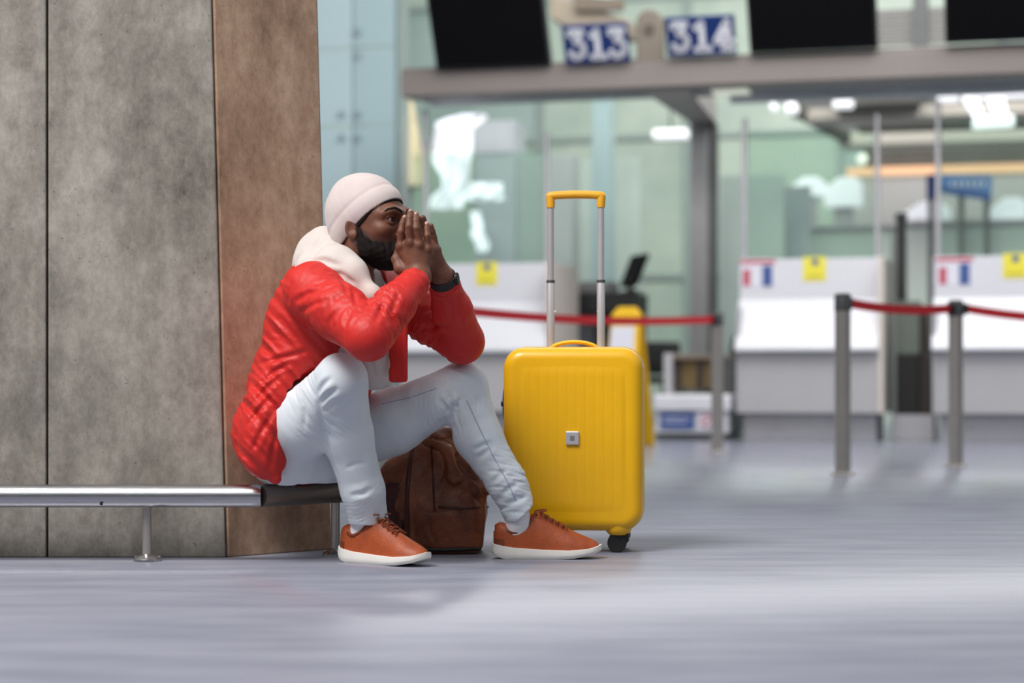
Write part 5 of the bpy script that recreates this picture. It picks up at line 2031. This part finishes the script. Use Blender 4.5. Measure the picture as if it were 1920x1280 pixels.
# ---- socks and shoes
def shoe(ankle, toe_dir, heel_px, toe_px, base_y, side_sign, label):
    """loft along the foot; toe_dir in plan; returns shoe object"""
    Yh = CAM_H * F_PX / (base_y - HORIZON)
    d = unit(np.array([toe_dir[0], toe_dir[1], 0]))
    w_ = np.array([-d[1], d[0], 0])
    L = .296
    heel = np.array([(heel_px - 960) / F_PX * Yh, Yh, 0]) + np.array([.004, 0, 0])
    def at(t, s, z):
        return heel + d * (L * t) + w_ * s + np.array([0, 0, z])
    ts = np.linspace(0, 1, 33)
    hw = lambda t: np.interp(t, [0, .03, .1, .25, .42, .6, .72, .85, .94, .98, 1.0], [.012, .025, .034, .037, .036, .042, .046, .042, .030, .017, .006])
    zb = lambda t: np.interp(t, [0, .05, .12, .6, .75, .9, 1.0], [.017, .006, 0, 0, .003, .011, .024])
    zt = lambda t: np.interp(t, [0, .06, .2, .45, .7, .88, .96, 1], [.042, .038, .031, .026, .024, .028, .034, .039])
    def loft(sections):
        m = len(sections[0])
        vs = [p for s in sections for p in s]
        fs = []
        for i in range(len(sections) - 1):
            for k in range(m):
                a, b = i * m + k, i * m + (k + 1) % m
                fs.append((a, b, b + m, a + m))
        fs.append(tuple(range(m))[::-1])
        fs.append(tuple(range((len(sections) - 1) * m, len(sections) * m)))
        return MB().add(vs, fs)
    # upper
    ht = lambda t: np.interp(t, [.015, .06, .12, .2, .3, .36, .43, .55, .68, .8, .9, .96, .985], [.092, .101, .096, .090, .102, .122, .128, .106, .085, .068, .056, .047, .038])
    sec = []
    for t in np.linspace(.015, .985, 40):
        h, w0, zb0 = ht(t), hw(t) * .955, zt(t) - .008
        tw = np.interp(t, [0, .1, .3, .45, .6, .8, 1], [.86, .88, .86, .58, .50, .58, .5])
        ring = []
        for k in range(20):
            a = math.pi * k / 19
            x = math.cos(a)
            zz = math.sin(a) ** np.interp(t, [0, .28, .5], [.30, .34, .62])
            wide = w0 * ((1 - zz ** 2) * 1.0 + zz ** 2 * tw) if zz < .999 else w0 * tw
            s = np.sign(x) * abs(x) ** .75 * wide
            ring.append(at(t, s, zb0 + (h - zb0) * zz))
        sec.append(ring)
    o = loft(sec).build('shoe', M_SHOE, person, offset=PO, auto=70)
    if label:
        tag(o, label)
    # sole
    sec = []
    for t in ts:
        w0 = hw(t) + .0035
        ring = []
        for s, z in ((-.90, zb(t)), (.90, zb(t)), (1.0, zb(t) + .006), (1.02, (zb(t) + zt(t)) / 2), (.98, zt(t)), (.85, zt(t) + .001), (-.85, zt(t) + .001), (-.98, zt(t)), (-1.02, (zb(t) + zt(t)) / 2), (-1.0, zb(t) + .006)):
            ring.append(at(t * 1.02 - .012, s * w0, z))
        sec.append(ring)
    loft(sec).build('sole', M_SOLE, o, offset=PO, auto=50)
    # heel counter and tongue
    sec = []
    for t in np.linspace(.0, .1, 6):
        h, w0, zb0 = ht(max(t, .015)) - .012, hw(t) * .955 + .0022, zt(t) - .006
        ring = []
        for k in range(14):
            a = math.pi * k / 13
            zz = math.sin(a) ** .62
            ring.append(at(t + .004, np.sign(math.cos(a)) * abs(math.cos(a)) ** .75 * w0 * (1 - .2 * zz ** 2), zb0 + (h - zb0) * zz * .9))
        sec.append(ring)
    loft(sec).build('heel_counter', M_SHOE_D, o, offset=PO)
    # laces
    def top(t, s):
        return at(t, s, ht(t) - 9.0 * s * s + .0035)
    for i, t in enumerate((.43, .48, .535, .59, .64)):
        for sg in (-1, 1):
            pts = [top(t + .045 * q, sg * (.024 - .048 * q)) for q in np.linspace(0, 1, 9)]
            MB().tube(pts, .0021, 6).build('lace', M_LACE, o, offset=PO)
    for sg in (-1, 1):
        pts = []
        for q in np.linspace(0, 1, 14):
            a = q * math.pi * 2
            p = top(.44, 0) + w_ * sg * (.006 + .026 * math.sin(a / 2)) + d * (.016 * math.sin(a)) + np.array([0, 0, .008 * math.sin(a / 2) - .012 * q])
            pts.append(p)
        MB().tube(pts, .0019, 6).build('lace_loop', M_LACE, o, offset=PO)
    # collar lining
    pts = [at(.065 + .31 * (.5 - .5 * math.cos(a)), .030 * math.sin(a), ht(.065 + .31 * (.5 - .5 * math.cos(a))) - .007 - .012 * abs(math.sin(a))) for a in np.linspace(0, 2 * math.pi, 25)]
    MB().tube(pts, .0052, 8).build('collar', M_SHOE_D, o, offset=PO)
    return o, at


s1, at1 = shoe(ANK_R, (.80, -.60), 641, 812, 1051, 1, 'rust leather shoe of the near foot')
s2, at2 = shoe(ANK_L, (1, -.03), 922, 1135, 1046, 1, 'rust leather shoe of the outstretched foot')
for ank, at_, knee in ((ANK_R, at1, KNEE_R), (ANK_L, at2, KNEE_L)):
    up = ank + (knee - ank) * .18
    G = Grid(np.minimum(ank, at_(.2, 0, 0)) - .11, np.maximum(up, at_(.3, 0, .1)) + .11, .0035)
    G.chain([up, ank * .4 + at_(.20, 0, .09) * .6, at_(.19, 0, .06)], [.038, .034, .025], k=.01)
    G.chain([at_(.19, 0, .06), at_(.40, 0, .06)], [.024, .022], k=.02)
    link_mesh('sock', G.mesh(PO), M_SOCK, person)

# ------------------------------------------------------------------ leather bag behind the legs
BY = 5.68
bag_o = P(815, 1030, BY)
bag = thing('leather_bag', 'slouching dark brown leather bag on the floor between the legs', 'bag', (bag_o[0], BY, 0))
BO = (bag_o[0], BY, 0)
M_LEATH = mat('brown_leather', (146, 82, 50), .36, vary=.25, scale=12, bump=.25, bump_scale=90, rgb2=(88, 42, 26))
M_LEATH_D = mat('dark_leather', (66, 18, 15), .42, vary=.25, scale=14, bump=.2, bump_scale=90)
G = Grid((-.42, 5.52, -.01), (-.02, 5.86, .42), .0036)
G.box(P(815, 985, BY), (.138, .085, .085), rad=.035, k=.0)
G.box(P(822, 925, BY), (.130, .075, .10), rad=.05, k=.04)
G.chain([P(770, 905, BY), P(815, 835, BY), P(840, 830, BY)], [.075, .045, .045], k=.05)
G.chain([P(855, 870, BY - .02), P(885, 905, BY - .03)], [.06, .045], k=.04)
G.chain([P(742, 900, BY + .0), P(745, 980, BY)], [.05, .05], k=.04)
# ridge of the collapsed top
G.chain([P(800, 812, BY - .02), P(828, 852, BY - .055), P(852, 882, BY - .075)], [.014, .017, .012], k=.022)
G.chain([P(812, 808, BY), P(860, 818, BY + .02), P(890, 850, BY + .02)], [.014, .018, .016], k=.02)
G.chain([P(872, 932, BY - .075), P(892, 915, BY - .08), P(912, 918, BY - .06)], [.010, .013, .011], k=.02)
G.chain([P(835, 893, BY - .085), P(852, 902, BY - .088), P(862, 899, BY - .085)], [.006, .008, .005], k=.014)
G.chain([P(840, 812, BY - .05), P(880, 858, BY - .04)], [.014, .010], k=.02, op='sub')
G.cut(lambda X, Y, Z: .001 - Z + 0 * X + 0 * Y)
f1 = fold_field(np.array([.75, .0, .66]), 13, 41, 1.2, 6)
f2 = fold_field(np.array([.95, .1, -.2]), 20, 42, 1.0, 6)
n1, n2 = near(P(850, 880, BY - .06), .17), near(P(800, 990, BY - .08), .13)
wn2 = wave_noise(44, 9)
G.disp(lambda X, Y, Z: .014 * f1(X, Y, Z) * n1(X, Y, Z) + .008 * f2(X, Y, Z) * n2(X, Y, Z) + .004 * wn2(X, Y, Z))
bag_g = G
link_mesh('bag_body', G.mesh(BO), M_LEATH, bag)


def on_bag(px, py):
    return surf(bag_g, px, py, 5.4)


def bag_strip(pix, name, m, r, flat):
    pts = [q for q in (on_bag(*p) for p in lerp_pix(pix, 18)) if q is not None]
    pts = [p for i, p in enumerate(pts) if i == 0 or np.linalg.norm(p - pts[i - 1]) > .002]
    if len(pts) > 3:
        for _ in range(2):
            pts = [pts[0]] + [(pts[i - 1] + pts[i] * 2 + pts[i + 1]) / 4 for i in range(1, len(pts) - 1)] + [pts[-1]]
        MB().tube(pts, r, 8, flat=flat).build(name, m, bag, offset=BO)


bag_strip([(773, 838), (766, 890), (762, 950), (765, 1010)], 'strap', M_LEATH_D, .006, (1, 1))
bag_strip([(822, 950), (870, 953), (915, 950)], 'seam', M_LEATH_D, .0035, (1, 1))
bag_strip([(808, 820), (812, 900), (815, 960)], 'seam', M_LEATH_D, .0028, (1, 1))
bag_strip([(770, 1028), (830, 1031), (900, 1028)], 'base_trim', M_BLACK, .006, (1, 1))
# side pocket in dark red leather, left
G = Grid((-.42, 5.5, .0), (-.2, 5.8, .34), .0036)
G.box(P(744, 950, BY - .05), (.030, .038, .075), np.stack([unit([.97, -.2, 0]), unit([.2, .97, 0]), np.array([0, 0, 1.0])]), rad=.02)
link_mesh('side_pocket', G.mesh(BO), M_LEATH_D, bag)
